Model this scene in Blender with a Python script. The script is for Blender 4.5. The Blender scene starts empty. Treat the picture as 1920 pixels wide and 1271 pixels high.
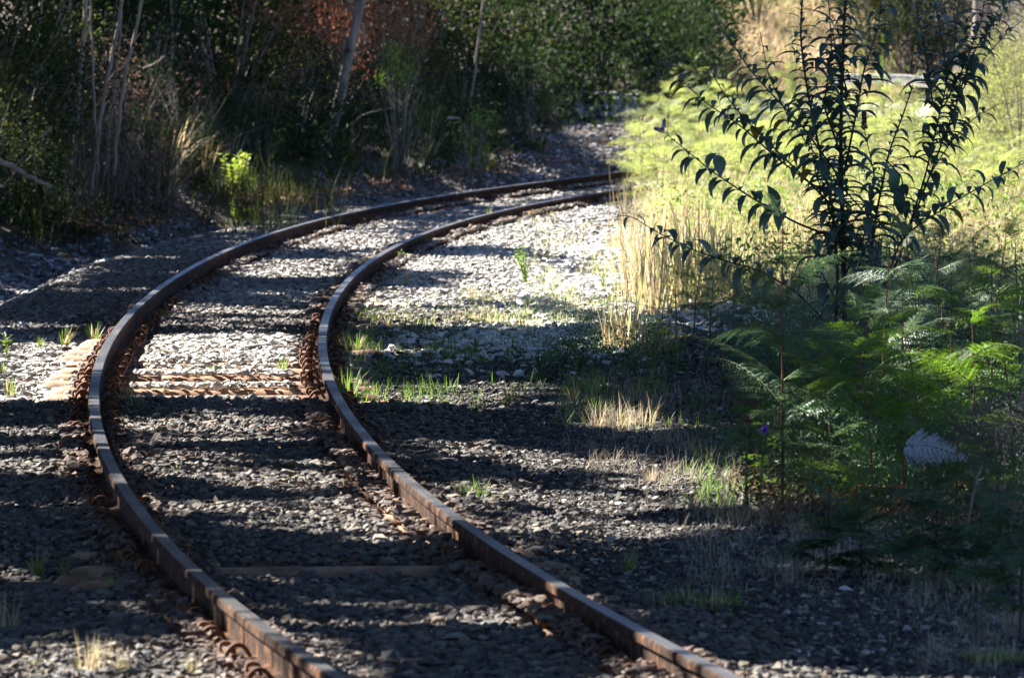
import bpy, bmesh, math, random
import numpy as np
from mathutils import Vector
C = bpy.context.scene.collection
rng = np.random.default_rng(11)
random.seed(5)
PI = math.pi

# ------------------------------------------------------------------ camera, sky, sun, exposure
F = 14000.0                       # focal length in pixels of the 1920 px wide photograph (long telephoto)
CAMH = 2.03
PITCH = math.atan((635.5 + 20) / F)
cam_d = bpy.data.cameras.new('camera'); cam = bpy.data.objects.new('camera', cam_d); C.objects.link(cam)
cam_d.sensor_width = 36.0; cam_d.lens = F / 1920 * 36.0
cam_d.clip_start = 0.5; cam_d.clip_end = 3000
cam.location = (0, 0, CAMH); cam.rotation_euler = (PI / 2 - PITCH, 0, 0)
cam_d.dof.use_dof = True; cam_d.dof.focus_distance = 37.0; cam_d.dof.aperture_fstop = 13.0
bpy.context.scene.camera = cam

SUN_EL = math.radians(37); SUN_AZ = math.radians(36)       # sun stands to the left and a little beyond the scene
TOSUN = np.array([-math.cos(SUN_EL) * math.cos(SUN_AZ), math.cos(SUN_EL) * math.sin(SUN_AZ), math.sin(SUN_EL)])
w = bpy.data.worlds.new('World'); bpy.context.scene.world = w; w.use_nodes = True
nt = w.node_tree; bg = nt.nodes['Background']; sk = nt.nodes.new('ShaderNodeTexSky')
sk.sky_type = 'NISHITA'; sk.sun_disc = False; sk.sun_elevation = SUN_EL
sk.air_density = 0.4; sk.dust_density = 0.1; sk.ozone_density = 4.0
sk.sun_rotation = math.atan2(TOSUN[0], TOSUN[1])
nt.links.new(sk.outputs[0], bg.inputs[0]); bg.inputs[1].default_value = 0.058
sl = bpy.data.lights.new('sun', 'SUN'); sun = bpy.data.objects.new('sun', sl); C.objects.link(sun)
sl.energy = 5.0; sl.angle = math.radians(0.5); sl.color = (1.0, 0.96, 0.89)
sun.rotation_euler = Vector(-TOSUN).to_track_quat('-Z', 'Y').to_euler(); sun.location = (-20, 30, 40)
vs = bpy.context.scene.view_settings
vs.view_transform = 'Standard'; vs.look = 'None'; vs.gamma = 1.0; vs.exposure = 2.6
bpy.context.scene.cycles.max_bounces = 6
bpy.context.scene.cycles.transparent_max_bounces = 4

# ------------------------------------------------------------------ geometry of the place
cp, sp = math.cos(PITCH), math.sin(PITCH)
def ray(px, py):
    a = (px - 960) / F; b = -(py - 635.5) / F
    return np.array([a, cp + b * sp, -sp + b * cp])
def at(px, py, Y):
    d = ray(px, py); return np.array([0, 0, CAMH]) + d * (Y / d[1])
def proj(P):
    P = np.asarray(P, float); x, y, z = P[..., 0], P[..., 1], P[..., 2] - CAMH
    dep = y * cp - z * sp; up = y * sp + z * cp
    return 960 + F * x / dep, 635.5 - F * up / dep
# rails: plan position measured over distance
PL = [-0.2427, -0.0071, 0.3916, 0.4177, -0.0406, 1.4622, -0.0576, -2.2272]
PR = [-0.0864, -0.1255, 0.1279, 0.5819, 0.1144, 1.4085, -0.0902, -1.0912]
TY = np.arange(-12, 140.01, 0.25)
def rail_table(c, y0, y1):
    X = np.polyval(c, (TY - 45) / 25); D = np.gradient(X, TY)
    i0 = np.searchsorted(TY, y0); i1 = np.searchsorted(TY, y1)
    for i in range(i0 - 1, -1, -1): X[i] = X[i + 1] - D[i0] * 0.25
    s, x = D[i1], X[i1]
    for i in range(i1 + 1, len(TY)):
        s += 0.25 / 210 * (1 + s * s) ** 1.5; x += s * 0.25; X[i] = x
    return X
XL = rail_table(PL, 20, 74); XR = rail_table(PR, 20, 70)
XC = (XL + XR) / 2; DC = np.gradient(XC, TY)
def cx(Y): return np.interp(Y, TY, XC)
def slope(Y): return np.interp(Y, TY, DC)
def lat(X, Y): return (X - cx(Y)) / np.sqrt(1 + slope(Y) ** 2)
def smooth(a, b, x):
    t = np.clip((x - a) / (b - a), 0, 1); return t * t * (3 - 2 * t)
def vnoise(x, y, seed=0):
    xi = np.floor(x).astype(np.int64); yi = np.floor(y).astype(np.int64); fx = x - xi; fy = y - yi
    def h(a, b):
        n = (a * 374761393 + b * 668265263 + seed * 974711) & 0x7fffffff
        n = ((n ^ (n >> 13)) * 1274126177) & 0x7fffffff
        return ((n ^ (n >> 16)) & 0xffff) / 65535.0
    fx = fx * fx * (3 - 2 * fx); fy = fy * fy * (3 - 2 * fy)
    return (h(xi, yi) * (1 - fx) + h(xi + 1, yi) * fx) * (1 - fy) + (h(xi, yi + 1) * (1 - fx) + h(xi + 1, yi + 1) * fx) * fy
MOUND = at(1330, 700, 40.0)
def hgt(X, Y):
    X = np.asarray(X, float); Y = np.asarray(Y, float)
    u = lat(X, np.clip(Y, -10, 138))
    z = -0.5 * smooth(-1.45, -2.5, u) + 0.75 * smooth(-2.9, -5.5, u) + 0.10 * np.clip(-u - 5.5, 0, 60)
    far = smooth(80, 105, Y)
    z = z * (1 - far) + far * (0.06 + 0.06 * np.clip(-u - 11, 0, 60))
    z = z + 0.3 * smooth(2.5, 8, u) * smooth(70, 125, Y)
    z = z + 0.16 * np.clip(Y - 128, 0, 400)
    z = z + 0.05 * (vnoise(X * 1.3, Y * 0.9, 3) - .5) * smooth(1.0, 2.0, np.abs(u)) + .10 * (vnoise(X * 2.1, Y * .8, 13) - .45) * smooth(-1.3, -1.8, u) + 0.014 * (vnoise(X * 5, Y * 4, 4) - .5)
    z = z + 0.15 * np.exp(-(((X - MOUND[0]) / 0.42) ** 2 + ((Y - MOUND[1]) / 1.3) ** 2))
    return z
def hit(px, py):
    d = ray(px, py); t = 12.0
    while t < 400:
        p = d * t
        if CAMH + p[2] <= hgt(p[0], p[1]): break
        t += 0.1
    return np.array([d[0] * t, d[1] * t, float(hgt(d[0] * t, d[1] * t))])
def scale_at(Y): return F / Y
RT = 0.13                                                   # height of the rail head

# where the sun reaches the ground (outlines of the gaps in the canopy as they fall on the ground)
GX, GY = 480, 318
MASK = np.full((GY, GX), 0.04); MASK[190:, :375] = .17
yy, xx = np.mgrid[0:GY, 0:GX]; xx = xx * 4 + 2; yy = yy * 4 + 2
def poly(pts, val):
    ins = np.zeros((GY, GX), bool); n = len(pts)
    for i in range(n):
        x0, y0 = pts[i]; x1, y1 = pts[(i + 1) % n]
        if y0 == y1: continue
        c = ((y0 > yy) != (y1 > yy)) & (xx < (x1 - x0) * (yy - y0) / (y1 - y0) + x0); ins ^= c
    MASK[ins] = min(1, val * 1.3) if val >= .55 else val
poly([(1190, 0), (1920, 0), (1920, 500), (1600, 520), (1400, 560), (1240, 585), (1190, 300)], .96)
poly([(1190, 205), (1440, 205), (1540, 222), (1420, 243), (1190, 262)], .04)
poly([(0, 655), (110, 638), (240, 642), (420, 632), (600, 638), (600, 748), (240, 752), (0, 754)], 1)
poly([(290, 585), (560, 570), (620, 590), (600, 622), (440, 630), (300, 620)], .55)
poly([(440, 508), (560, 500), (660, 503), (640, 532), (490, 534)], .95)
poly([(470, 462), (640, 446), (760, 450), (700, 482), (490, 480)], .9)
poly([(580, 434), (760, 416), (740, 445), (600, 450)], .75)
poly([(690, 405), (840, 390), (800, 412), (680, 420)], .7)
poly([(880, 366), (1060, 358), (1070, 378), (930, 394), (870, 390)], .95)
poly([(390, 444), (520, 408), (640, 370), (800, 343), (910, 336), (870, 354), (720, 374), (600, 402), (430, 458)], .6)
poly([(690, 470), (800, 452), (900, 428), (1000, 402), (1180, 392), (1230, 480), (1240, 588), (1150, 594), (1040, 565), (900, 578), (770, 604), (690, 602), (655, 570), (680, 535), (700, 515)], 1)
poly([(690, 512), (760, 520), (900, 514), (870, 548), (700, 556)], .05)
poly([(740, 468), (900, 463), (1010, 478), (990, 494), (760, 490)], .4)
poly([(1000, 480), (1160, 500), (1120, 522), (1020, 502)], .4)
poly([(640, 655), (760, 648), (930, 660), (970, 690), (860, 694), (660, 694)], .5)
poly([(680, 735), (800, 726), (1000, 718), (1100, 735), (900, 752), (700, 756)], .7)
poly([(240, 768), (420, 764), (560, 772), (520, 792), (260, 786)], .45)
poly([(240, 808), (430, 798), (610, 813), (570, 830), (250, 824)], .8)
poly([(850, 843), (1010, 850), (1130, 866), (1270, 888), (1120, 884), (960, 874), (850, 864)], .95)
poly([(1180, 840), (1380, 885), (1500, 950), (1400, 970), (1290, 930), (1180, 880)], .6)
poly([(880, 922), (1060, 926), (1260, 932), (1340, 955), (1100, 968), (900, 958)], .85)
poly([(1000, 984), (1280, 988), (1340, 1005), (1120, 1014), (1010, 1002)], .85)
poly([(1120, 903), (1330, 910), (1320, 922), (1150, 918)], .7)
poly([(400, 908), (560, 902), (670, 912), (640, 935), (410, 932)], .9)
poly([(280, 966), (400, 962), (560, 968), (530, 983), (290, 981)], .9)
poly([(590, 945), (760, 936), (850, 985), (760, 1015), (560, 1004)], .75)
poly([(370, 1080), (560, 1078), (770, 1086), (750, 1098), (390, 1096)], .65)
poly([(720, 860), (810, 935), (960, 1030), (980, 1064), (900, 1062), (740, 950)], .7)
poly([(0, 1240), (200, 1238), (430, 1222), (560, 1220), (620, 1271), (0, 1271)], 1)
poly([(500, 1150), (560, 1150), (640, 1240), (600, 1271), (540, 1220)], .8)
poly([(1150, 1055), (1500, 1070), (1720, 1090), (1700, 1110), (1200, 1080)], .3)
poly([(1520, 960), (1720, 970), (1760, 1040), (1600, 1030)], .45)
poly([(1060, 770), (1280, 780), (1400, 850), (1300, 850), (1130, 800)], .5)
poly([(1060, 600), (1290, 590), (1330, 660), (1180, 690), (1060, 660)], .5)
poly([(690, 588), (900, 582), (1100, 598), (1070, 628), (820, 622), (700, 614)], .6)
poly([(0, 470), (90, 480), (160, 520), (60, 562), (0, 562)], .9)
poly([(150, 488), (270, 492), (190, 512)], .8)
poly([(1060, 258), (1190, 236), (1330, 240), (1300, 275), (1200, 296), (1120, 290)], .85)
MASK[196:] = np.maximum(MASK[196:], np.where(np.maximum(np.roll(MASK, 1, 0), np.roll(MASK, -1, 0))[196:] >= .9, .95, 0))
LIT_SPOTS = []                                              # (point, radius, chance): leaves whose shadow would fall there are missing
def lit_spot(px, py, Y, r_px, p=1.0): LIT_SPOTS.append((at(px, py, Y), r_px * Y / F, p))
for a in [(448, 372, float(hit(448, 428)[1]), 95, 1), (560, 70, 86, 110, .75), (300, 15, 86, 45, .8), (450, 150, 86, 60, .6), (720, 60, 90, 80, .7), (753, 100, 86, 35, .8), (1140, 50, 100, 50, .7),
          (890, 240, 82, 40, .6), (150, 80, 78, 60, .35), (1640, 720, 30, 140, .9), (1560, 840, 28.5, 110, .9), (1790, 720, 31, 130, .85), (1700, 850, 29, 110, .7), (1620, 990, 27.5, 90, .6), (1840, 850, 30, 80, .6), (1640, 1000, 29, 110, .3), (1470, 900, 29.5, 70, .5),
          (160, 420, 60, 90, .35), (300, 400, 60, 90, .45), (60, 300, 70, 60, .25), (980, 120, 95, 60, .25), (240, 20, 82, 60, .5), (1340, 620, 42, 90, .35), (1180, 640, 42, 110, .55), (560, 310, 82, 40, .5)]:
    lit_spot(a[0], a[1], a[2], a[3], a[4])
def shade_wanted(P):
    """True where a canopy leaf at P shades something that lies in shade."""
    G = P - TOSUN * (P[:, 2] / TOSUN[2])[:, None]
    px, py = proj(G)
    n1 = .65 * vnoise(G[:, 0] * .8, G[:, 1] * 1.7, 7) + .35 * vnoise(G[:, 0] * 2.2, G[:, 1] * 4.5, 8)
    n1 = np.clip((n1 - .5) * 1.9 + .5, 0.001, .999)
    ix = np.clip((px / 4).astype(int), 0, GX - 1); iy = np.clip((py / 4).astype(int), 0, GY - 1)
    m = MASK[iy, ix]
    m = np.where((px > 1920) & (G[:, 1] < 50), .04, m)
    m = np.where((px > 1920) & (G[:, 1] >= 50), .95, m)
    m = np.where(px < 0, np.where((py > 455) & (py < 565), .9, .10), m)
    m = np.where((G[:, 1] > 80) & (px < 1190) & (m < .7), .05, m)
    lit = n1 < m
    for c, r, p in LIT_SPOTS:
        v = P - c; t = v @ TOSUN; d = np.linalg.norm(v - t[:, None] * TOSUN, axis=1)
        nn = vnoise(P[:, 0] * 2.3 + c[0], P[:, 1] * 2.3, 21)
        lit |= (d < r) & (np.clip((nn - .5) * 1.8 + .5, 0.001, .999) < p)
    return ~lit

# ------------------------------------------------------------------ helpers
class Geo:
    def __init__(s): s.V = []; s.F = []; s.n = 0
    def add(s, V, Fc, mi=0):
        V = np.asarray(V, float).reshape(-1, 3); Fc = np.asarray(Fc, np.int64)
        if len(V) == 0 or len(Fc) == 0: return
        s.V.append(V); s.F.append((Fc + s.n, mi)); s.n += len(V)
    def mesh(s, name, mats, smooth_=False, attr=None):
        me = bpy.data.meshes.new(name)
        V = np.concatenate(s.V); me.vertices.add(len(V)); me.vertices.foreach_set('co', V.astype(np.float32).ravel())
        li = np.concatenate([f.ravel() for f, _ in s.F]); sizes = np.concatenate([np.full(len(f), f.shape[1]) for f, _ in s.F])
        mi = np.concatenate([np.full(len(f), m) for f, m in s.F])
        me.loops.add(len(li)); me.loops.foreach_set('vertex_index', li.astype(np.int32))
        me.polygons.add(len(sizes)); st = np.concatenate([[0], np.cumsum(sizes)[:-1]])
        me.polygons.foreach_set('loop_start', st.astype(np.int32))
        me.polygons.foreach_set('material_index', mi.astype(np.int32))
        me.polygons.foreach_set('use_smooth', np.full(len(sizes), smooth_))
        for m in (mats if isinstance(mats, (list, tuple)) else [mats]): me.materials.append(m)
        if attr:
            for k, v in attr.items():
                a = me.attributes.new(k, 'FLOAT', 'POINT'); a.data.foreach_set('value', np.asarray(v, np.float32))
        me.update(calc_edges=True); me.validate(); return me
    def obj(s, name, mats, parent=None, smooth_=False, attr=None):
        o = bpy.data.objects.new(name, s.mesh(name, mats, smooth_, attr)); C.objects.link(o)
        if parent: o.parent = parent
        return o
def empty(name, loc, rz=0.0):
    o = bpy.data.objects.new(name, None); C.objects.link(o); o.location = [float(v) for v in loc]; o.rotation_euler.z = rz; o.empty_display_size = .1
    return o
def tag(o, label=None, cat=None, group=None, kind=None):
    if label: o['label'] = label
    if cat: o['category'] = cat
    if group: o['group'] = group
    if kind: o['kind'] = kind
    return o
def copy_tree(o, parent=None):
    c = o.copy(); C.objects.link(c); c.parent = parent
    for ch in list(o.children): copy_tree(ch, c)
    return c
ORD = ['first', 'second', 'third', 'fourth', 'fifth', 'sixth', 'seventh', 'eighth', 'ninth', 'tenth', 'eleventh', 'twelfth', 'thirteenth', 'fourteenth', 'fifteenth', 'sixteenth', 'seventeenth', 'eighteenth', 'nineteenth', 'twentieth']
def ordinals(objs, fmt, axis='x'):
    """labels that count the things of one group from the left (or from the near end)"""
    key = (lambda o: proj(np.array(o.location))[0]) if axis == 'x' else (lambda o: o.location.y)
    objs = sorted(objs, key=key); n = len(objs)
    for i, o in enumerate(objs):
        e = ('left', 'right') if axis == 'x' else ('front', 'back')
        if i == 0: wd = {'x': 'leftmost', 'y': 'nearest'}[axis]
        elif i == n - 1: wd = {'x': 'rightmost', 'y': 'farthest'}[axis]
        elif i < (n + 1) / 2: wd = ORD[i] + ' from the ' + e[0]
        else: wd = ORD[n - 1 - i] + ' from the ' + e[1]
        o['label'] = fmt.format(wd)
def unit(v): v = np.asarray(v, float); return v / (np.linalg.norm(v, axis=-1, keepdims=True) + 1e-12)
def tube(path, rad, sides=6, caps=True):
    P = np.asarray(path, float); n = len(P); rad = np.broadcast_to(np.asarray(rad, float), (n,))
    T = unit(np.gradient(P, axis=0)); ref = np.array([0.31, 0.17, 0.93])
    if abs(T[0] @ unit(ref)) > .9: ref = np.array([1., .2, 0])
    A = unit(np.cross(T, ref)); B = np.cross(T, A)
    th = np.linspace(0, 2 * PI, sides, endpoint=False)
    V = P[:, None] + rad[:, None, None] * (A[:, None] * np.cos(th)[None, :, None] + B[:, None] * np.sin(th)[None, :, None])
    i = np.arange(n - 1)[:, None] * sides; j = np.arange(sides)[None]; k = (j + 1) % sides
    Fq = np.stack([i + j, i + k, i + sides + k, i + sides + j], -1).reshape(-1, 4)
    return V.reshape(-1, 3), Fq
def curve(pts, n=24):
    P = np.asarray(pts, float); d = np.concatenate([[0], np.cumsum(np.linalg.norm(np.diff(P, axis=0), axis=1))]); t = np.linspace(0, d[-1], n)
    Q = np.stack([np.interp(t, d, P[:, k]) for k in range(3)], 1)
    for _ in range(2): Q[1:-1] = (Q[:-2] + 2 * Q[1:-1] + Q[2:]) / 4
    return Q
def blades(B, az, L, W, lean, bend, nseg=4):
    """grass blades: base points, heading, length, width, start lean, total bend"""
    n = len(B); ang = lean; p = np.array(B, float); V = []
    side = np.stack([-np.sin(az), np.cos(az), 0 * az], 1); hd = np.stack([np.cos(az), np.sin(az), 0 * az], 1)
    for k in range(nseg + 1):
        t = k / nseg; wk = W * (1 - t) ** .7 * (.75 + .25 * min(1, 4 * t)) * .5 + .0004
        V += [p - side * wk[:, None], p + side * wk[:, None]]
        a = ang + bend * (t ** 1.2); st = (L / nseg)[:, None]
        p = p + st * (hd * np.sin(a)[:, None] + np.array([0, 0, 1.]) * np.cos(a)[:, None])
    V = np.stack(V, 1); m = 2 * (nseg + 1)
    o = np.arange(n)[:, None] * m; q = np.arange(nseg)[None] * 2
    Fq = np.stack([o + q, o + q + 1, o + q + 3, o + q + 2], -1).reshape(-1, 4)
    return V.reshape(-1, 3), Fq
def leaves(P, T, N, L, W):
    """small folded leaves: two triangles each"""
    T = unit(T); S = unit(np.cross(T, N)); N = np.cross(S, T); L = np.asarray(L)[:, None]; W = np.asarray(W)[:, None]
    V = np.stack([P, P + T * L * .42 + S * W * .5 + N * W * .14, P + T * L - N * L * .08, P + T * L * .42 - S * W * .5 + N * W * .14], 1)
    o = np.arange(len(P))[:, None] * 4
    return V.reshape(-1, 3), np.concatenate([o + [0, 1, 2], o + [0, 2, 3]])
def droop_leaves(P, T, L, W, droop, nseg=5):
    """lance leaves that leave the stem along T and hang over"""
    n = len(P); T = unit(T); up = np.array([0, 0, 1.]); hz = T * [1, 1, 0]; hz = unit(hz + 1e-6)
    el = np.arcsin(np.clip(T[:, 2], -1, 1)); side = np.stack([-hz[:, 1], hz[:, 0], 0 * el], 1)
    prof = np.interp(np.linspace(0, 1, nseg + 1), [0, .12, .35, .6, .85, 1], [.12, .6, 1, .8, .32, .02])
    p = P.copy(); V = []
    for k in range(nseg + 1):
        t = k / nseg; a = el - droop * t ** .8
        nv = -hz * np.sin(a)[:, None] + up * np.cos(a)[:, None]
        ww = (W * prof[k] * .5)[:, None]
        V += [p - side * ww + nv * ww * .35, p, p + side * ww + nv * ww * .35]
        p = p + (L / nseg)[:, None] * (hz * np.cos(a)[:, None] + up * np.sin(a)[:, None])
    V = np.stack(V, 1); m = 3 * (nseg + 1); o = np.arange(n)[:, None] * m; q = np.arange(nseg)[None] * 3
    f1 = np.stack([o + q, o + q + 1, o + q + 4, o + q + 3], -1).reshape(-1, 4); f2 = np.stack([o + q + 1, o + q + 2, o + q + 5, o + q + 4], -1).reshape(-1, 4)
    return V.reshape(-1, 3), np.concatenate([f1, f2])
def in_view(X, Y, m=1.2): return np.abs(X) < 0.0686 * Y * 1.06 + m

# ------------------------------------------------------------------ materials
def newmat(name):
    m = bpy.data.materials.new(name); m.use_nodes = True; n = m.node_tree; n.nodes.clear()
    out = n.nodes.new('ShaderNodeOutputMaterial'); return m, n, out
def N(n, t, **kw):
    x = n.nodes.new(t)
    for k, v in kw.items(): setattr(x, k, v)
    return x
def ramp(n, fac, stops):
    r = N(n, 'ShaderNodeValToRGB'); e = r.color_ramp.elements
    while len(e) < len(stops): e.new(.5)
    for i, (p, c) in enumerate(stops): e[i].position = p; e[i].color = (*c, 1)
    if fac is not None: n.links.new(fac, r.inputs[0])
    return r.outputs[0]
def leafmat(name, cols, trans=.4, rough=.55, spec=.25, tcol=None):
    m, n, out = newmat(name); g = N(n, 'ShaderNodeNewGeometry')
    st = [(i / max(1, len(cols) - 1), c) for i, c in enumerate(cols)]
    col = ramp(n, g.outputs['Random Per Island'], st)
    p = N(n, 'ShaderNodeBsdfPrincipled'); n.links.new(col, p.inputs['Base Color']); p.inputs['Roughness'].default_value = rough; p.inputs['Specular IOR Level'].default_value = spec
    t = N(n, 'ShaderNodeBsdfTranslucent'); hs = N(n, 'ShaderNodeHueSaturation'); hs.inputs['Hue'].default_value = .485; hs.inputs['Saturation'].default_value = 1.15; hs.inputs['Value'].default_value = 1.5
    n.links.new(col, hs.inputs['Color']); n.links.new(hs.outputs[0], t.inputs[0])
    mx = N(n, 'ShaderNodeMixShader'); mx.inputs[0].default_value = trans
    n.links.new(p.outputs[0], mx.inputs[1]); n.links.new(t.outputs[0], mx.inputs[2]); n.links.new(mx.outputs[0], out.inputs[0]); return m
def rockmat(name, cols, rust=False, bump=.4):
    m, n, out = newmat(name); g = N(n, 'ShaderNodeNewGeometry'); tc = N(n, 'ShaderNodeTexCoord')
    col = ramp(n, g.outputs['Random Per Island'], [(i / (len(cols) - 1), c) for i, c in enumerate(cols)])
    ns = N(n, 'ShaderNodeTexNoise'); ns.inputs['Scale'].default_value = 60; ns.inputs['Detail'].default_value = 4; n.links.new(tc.outputs['Object'], ns.inputs['Vector'])
    mm = N(n, 'ShaderNodeMix', data_type='RGBA', blend_type='MULTIPLY'); mm.inputs['Factor'].default_value = .6
    n.links.new(col, mm.inputs['A']); n.links.new(ramp(n, ns.outputs['Fac'], [(.3, (.55, .55, .55)), (.7, (1.25, 1.22, 1.18))]), mm.inputs['B'])
    c = mm.outputs['Result']
    if rust:
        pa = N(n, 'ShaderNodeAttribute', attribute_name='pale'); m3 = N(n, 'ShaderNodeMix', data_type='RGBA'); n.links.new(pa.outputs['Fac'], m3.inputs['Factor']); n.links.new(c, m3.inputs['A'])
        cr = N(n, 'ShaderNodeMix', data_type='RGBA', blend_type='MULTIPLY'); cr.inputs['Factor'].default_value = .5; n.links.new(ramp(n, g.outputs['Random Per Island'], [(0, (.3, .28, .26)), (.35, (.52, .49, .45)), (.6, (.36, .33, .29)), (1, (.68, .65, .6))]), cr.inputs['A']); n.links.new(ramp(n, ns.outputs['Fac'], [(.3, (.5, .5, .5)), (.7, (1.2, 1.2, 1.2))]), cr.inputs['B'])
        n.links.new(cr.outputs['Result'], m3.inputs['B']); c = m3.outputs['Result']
        at_ = N(n, 'ShaderNodeAttribute', attribute_name='rust'); m2 = N(n, 'ShaderNodeMix', data_type='RGBA'); n.links.new(at_.outputs['Fac'], m2.inputs['Factor'])
        n.links.new(c, m2.inputs['A']); n.links.new(ramp(n, ns.outputs['Fac'], [(.3, (.06, .024, .012)), (.7, (.2, .09, .045))]), m2.inputs['B']); c = m2.outputs['Result']
    p = N(n, 'ShaderNodeBsdfPrincipled'); n.links.new(c, p.inputs['Base Color']); p.inputs['Roughness'].default_value = .8; p.inputs['Specular IOR Level'].default_value = .3
    b = N(n, 'ShaderNodeBump'); b.inputs['Strength'].default_value = bump; b.inputs['Distance'].default_value = .01; n.links.new(ns.outputs['Fac'], b.inputs['Height']); n.links.new(b.outputs[0], p.inputs['Normal'])
    n.links.new(p.outputs[0], out.inputs[0]); return m
def noisemat(name, stops, scale=8, detail=6, rough=.8, metal=0.0, bump=.3, bdist=.01, stretch=(1, 1, 1), spec=.3):
    m, n, out = newmat(name); tc = N(n, 'ShaderNodeTexCoord'); mp = N(n, 'ShaderNodeMapping'); mp.inputs['Scale'].default_value = stretch
    n.links.new(tc.outputs['Object'], mp.inputs[0]); ns = N(n, 'ShaderNodeTexNoise'); ns.inputs['Scale'].default_value = scale; ns.inputs['Detail'].default_value = detail; ns.inputs['Roughness'].default_value = .65
    n.links.new(mp.outputs[0], ns.inputs['Vector']); p = N(n, 'ShaderNodeBsdfPrincipled'); n.links.new(ramp(n, ns.outputs['Fac'], stops), p.inputs['Base Color'])
    p.inputs['Roughness'].default_value = rough; p.inputs['Metallic'].default_value = metal; p.inputs['Specular IOR Level'].default_value = spec
    b = N(n, 'ShaderNodeBump'); b.inputs['Strength'].default_value = bump; b.inputs['Distance'].default_value = bdist; n.links.new(ns.outputs['Fac'], b.inputs['Height']); n.links.new(b.outputs[0], p.inputs['Normal'])
    n.links.new(p.outputs[0], out.inputs[0]); return m
M = {}
M['soil'] = noisemat('soil', [(.3, (.03, .022, .016)), (.5, (.075, .057, .04)), (.7, (.15, .12, .09))], 3, 10, .95, 0, .8, .03)
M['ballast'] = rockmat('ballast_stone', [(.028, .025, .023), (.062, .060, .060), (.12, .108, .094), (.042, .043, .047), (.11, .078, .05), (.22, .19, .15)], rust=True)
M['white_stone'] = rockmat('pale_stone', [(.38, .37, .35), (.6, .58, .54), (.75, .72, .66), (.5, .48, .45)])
M['shoulder'] = rockmat('shoulder_stone', [(.05, .05, .06), (.13, .13, .14), (.5, .5, .5), (.08, .08, .085), (.2, .19, .18)])
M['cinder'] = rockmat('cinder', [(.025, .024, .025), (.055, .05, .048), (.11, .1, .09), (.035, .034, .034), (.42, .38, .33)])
M['rust'] = noisemat('rusty_steel', [(.35, (.013, .008, .005)), (.52, (.028, .014, .008)), (.66, (.15, .065, .028))], 16, 9, .9, 0, .6, .004, (1, 1, 1), .1)
M['rust_clip'] = noisemat('rusty_clip', [(.3, (.05, .02, .011)), (.5, (.13, .053, .024)), (.68, (.28, .125, .055))], 40, 6, .8, 0, .5, .003)
M['sleeper'] = noisemat('rusty_sleeper', [(.3, (.13, .065, .037)), (.5, (.26, .15, .09)), (.7, (.42, .285, .185))], 9, 8, .75, 0, .3, .004)
M['bark'] = noisemat('grey_bark', [(.3, (.10, .085, .07)), (.6, (.24, .2, .165)), (.75, (.36, .31, .26))], 14, 8, .9, 0, .7, .01, (1, 1, .25))
M['pale_bark'] = noisemat('pale_bark', [(.3, (.12, .10, .08)), (.6, (.27, .23, .19)), (.75, (.42, .37, .31))], 14, 8, .9, 0, .7, .01, (1, 1, .25))
M['dark_stem'] = noisemat('dark_stem', [(.3, (.03, .02, .015)), (.7, (.09, .06, .045))], 30, 4, .8)
M['red_stalk'] = noisemat('red_stalk', [(.3, (.06, .018, .012)), (.7, (.15, .055, .028))], 30, 4, .6)
M['green_stalk'] = noisemat('green_stalk', [(.3, (.09, .12, .04)), (.7, (.2, .22, .09))], 30, 4, .7)
M['log'] = noisemat('weathered_log', [(.3, (.32, .30, .28)), (.7, (.62, .58, .53))], 5, 8, .9, 0, .5, .02, (.3, 1, 1))
M['road'] = noisemat('gravel_road', [(.3, (.34, .30, .26)), (.7, (.56, .51, .45))], 6, 10, .95, 0, .5, .02)
M['budd'] = leafmat('grey_green_leaf', [(.06, .10, .08), (.10, .165, .13), (.15, .23, .18)], .28, .4, .45)
M['budd_tip'] = leafmat('young_grey_leaf', [(.10, .15, .12), (.15, .2, .17)], .25, .6, .3)
M['yellow_leaf'] = leafmat('yellow_leaf', [(.25, .19, .04), (.3, .2, .05)], .4)
M['flower'] = leafmat('purple_flower', [(.34, .2, .5), (.48, .32, .62), (.2, .1, .32)], .3)
M['flower_dead'] = leafmat('dead_flower', [(.1, .075, .06), (.18, .13, .1)], .2)
M['thistle'] = leafmat('thistle_flower', [(.16, .04, .4), (.24, .08, .5)], .3)
M['yellow_flower'] = leafmat('yellow_flower', [(.6, .42, .03), (.7, .55, .06)], .3)
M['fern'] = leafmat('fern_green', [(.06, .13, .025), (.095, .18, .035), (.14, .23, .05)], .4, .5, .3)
M['fern_dark'] = leafmat('fern_dark', [(.045, .09, .042), (.075, .135, .06), (.06, .10, .06)], .3, .5, .3)  # darker copy for ferns in shade, the shade put into the colour
M['fern_lit'] = leafmat('fern_sunlit', [(.12, .17, .05), (.21, .255, .085), (.33, .355, .15)], .45, .5, .25)  # brighter copy of the fern green, sunlight put into the colour
M['fern_dead'] = leafmat('fern_dead', [(.2, .08, .03), (.3, .13, .05)], .3)
M['fern_grey'] = leafmat('fern_bleached', [(.36, .39, .43), (.5, .52, .56)], .2)
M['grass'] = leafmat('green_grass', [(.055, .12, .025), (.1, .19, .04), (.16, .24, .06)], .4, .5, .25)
M['dry'] = leafmat('dry_grass', [(.28, .22, .12), (.42, .34, .2), (.52, .44, .27), (.2, .15, .08)], .35, .7, .15)
M['straw'] = leafmat('grey_straw', [(.2, .17, .12), (.32, .28, .21), (.44, .4, .31), (.13, .11, .075)], .3, .7, .1)
M['twig'] = leafmat('dead_twig', [(.05, .038, .03), (.1, .08, .062), (.2, .165, .135)], .05, .8, .1)
M['shrub_lit'] = leafmat('sunlit_shrub_leaf', [(.2, .3, .05), (.3, .4, .09), (.4, .47, .14)], .45, .45, .3)  # shrub leaves brightened and yellowed to stand in for sunlight
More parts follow.
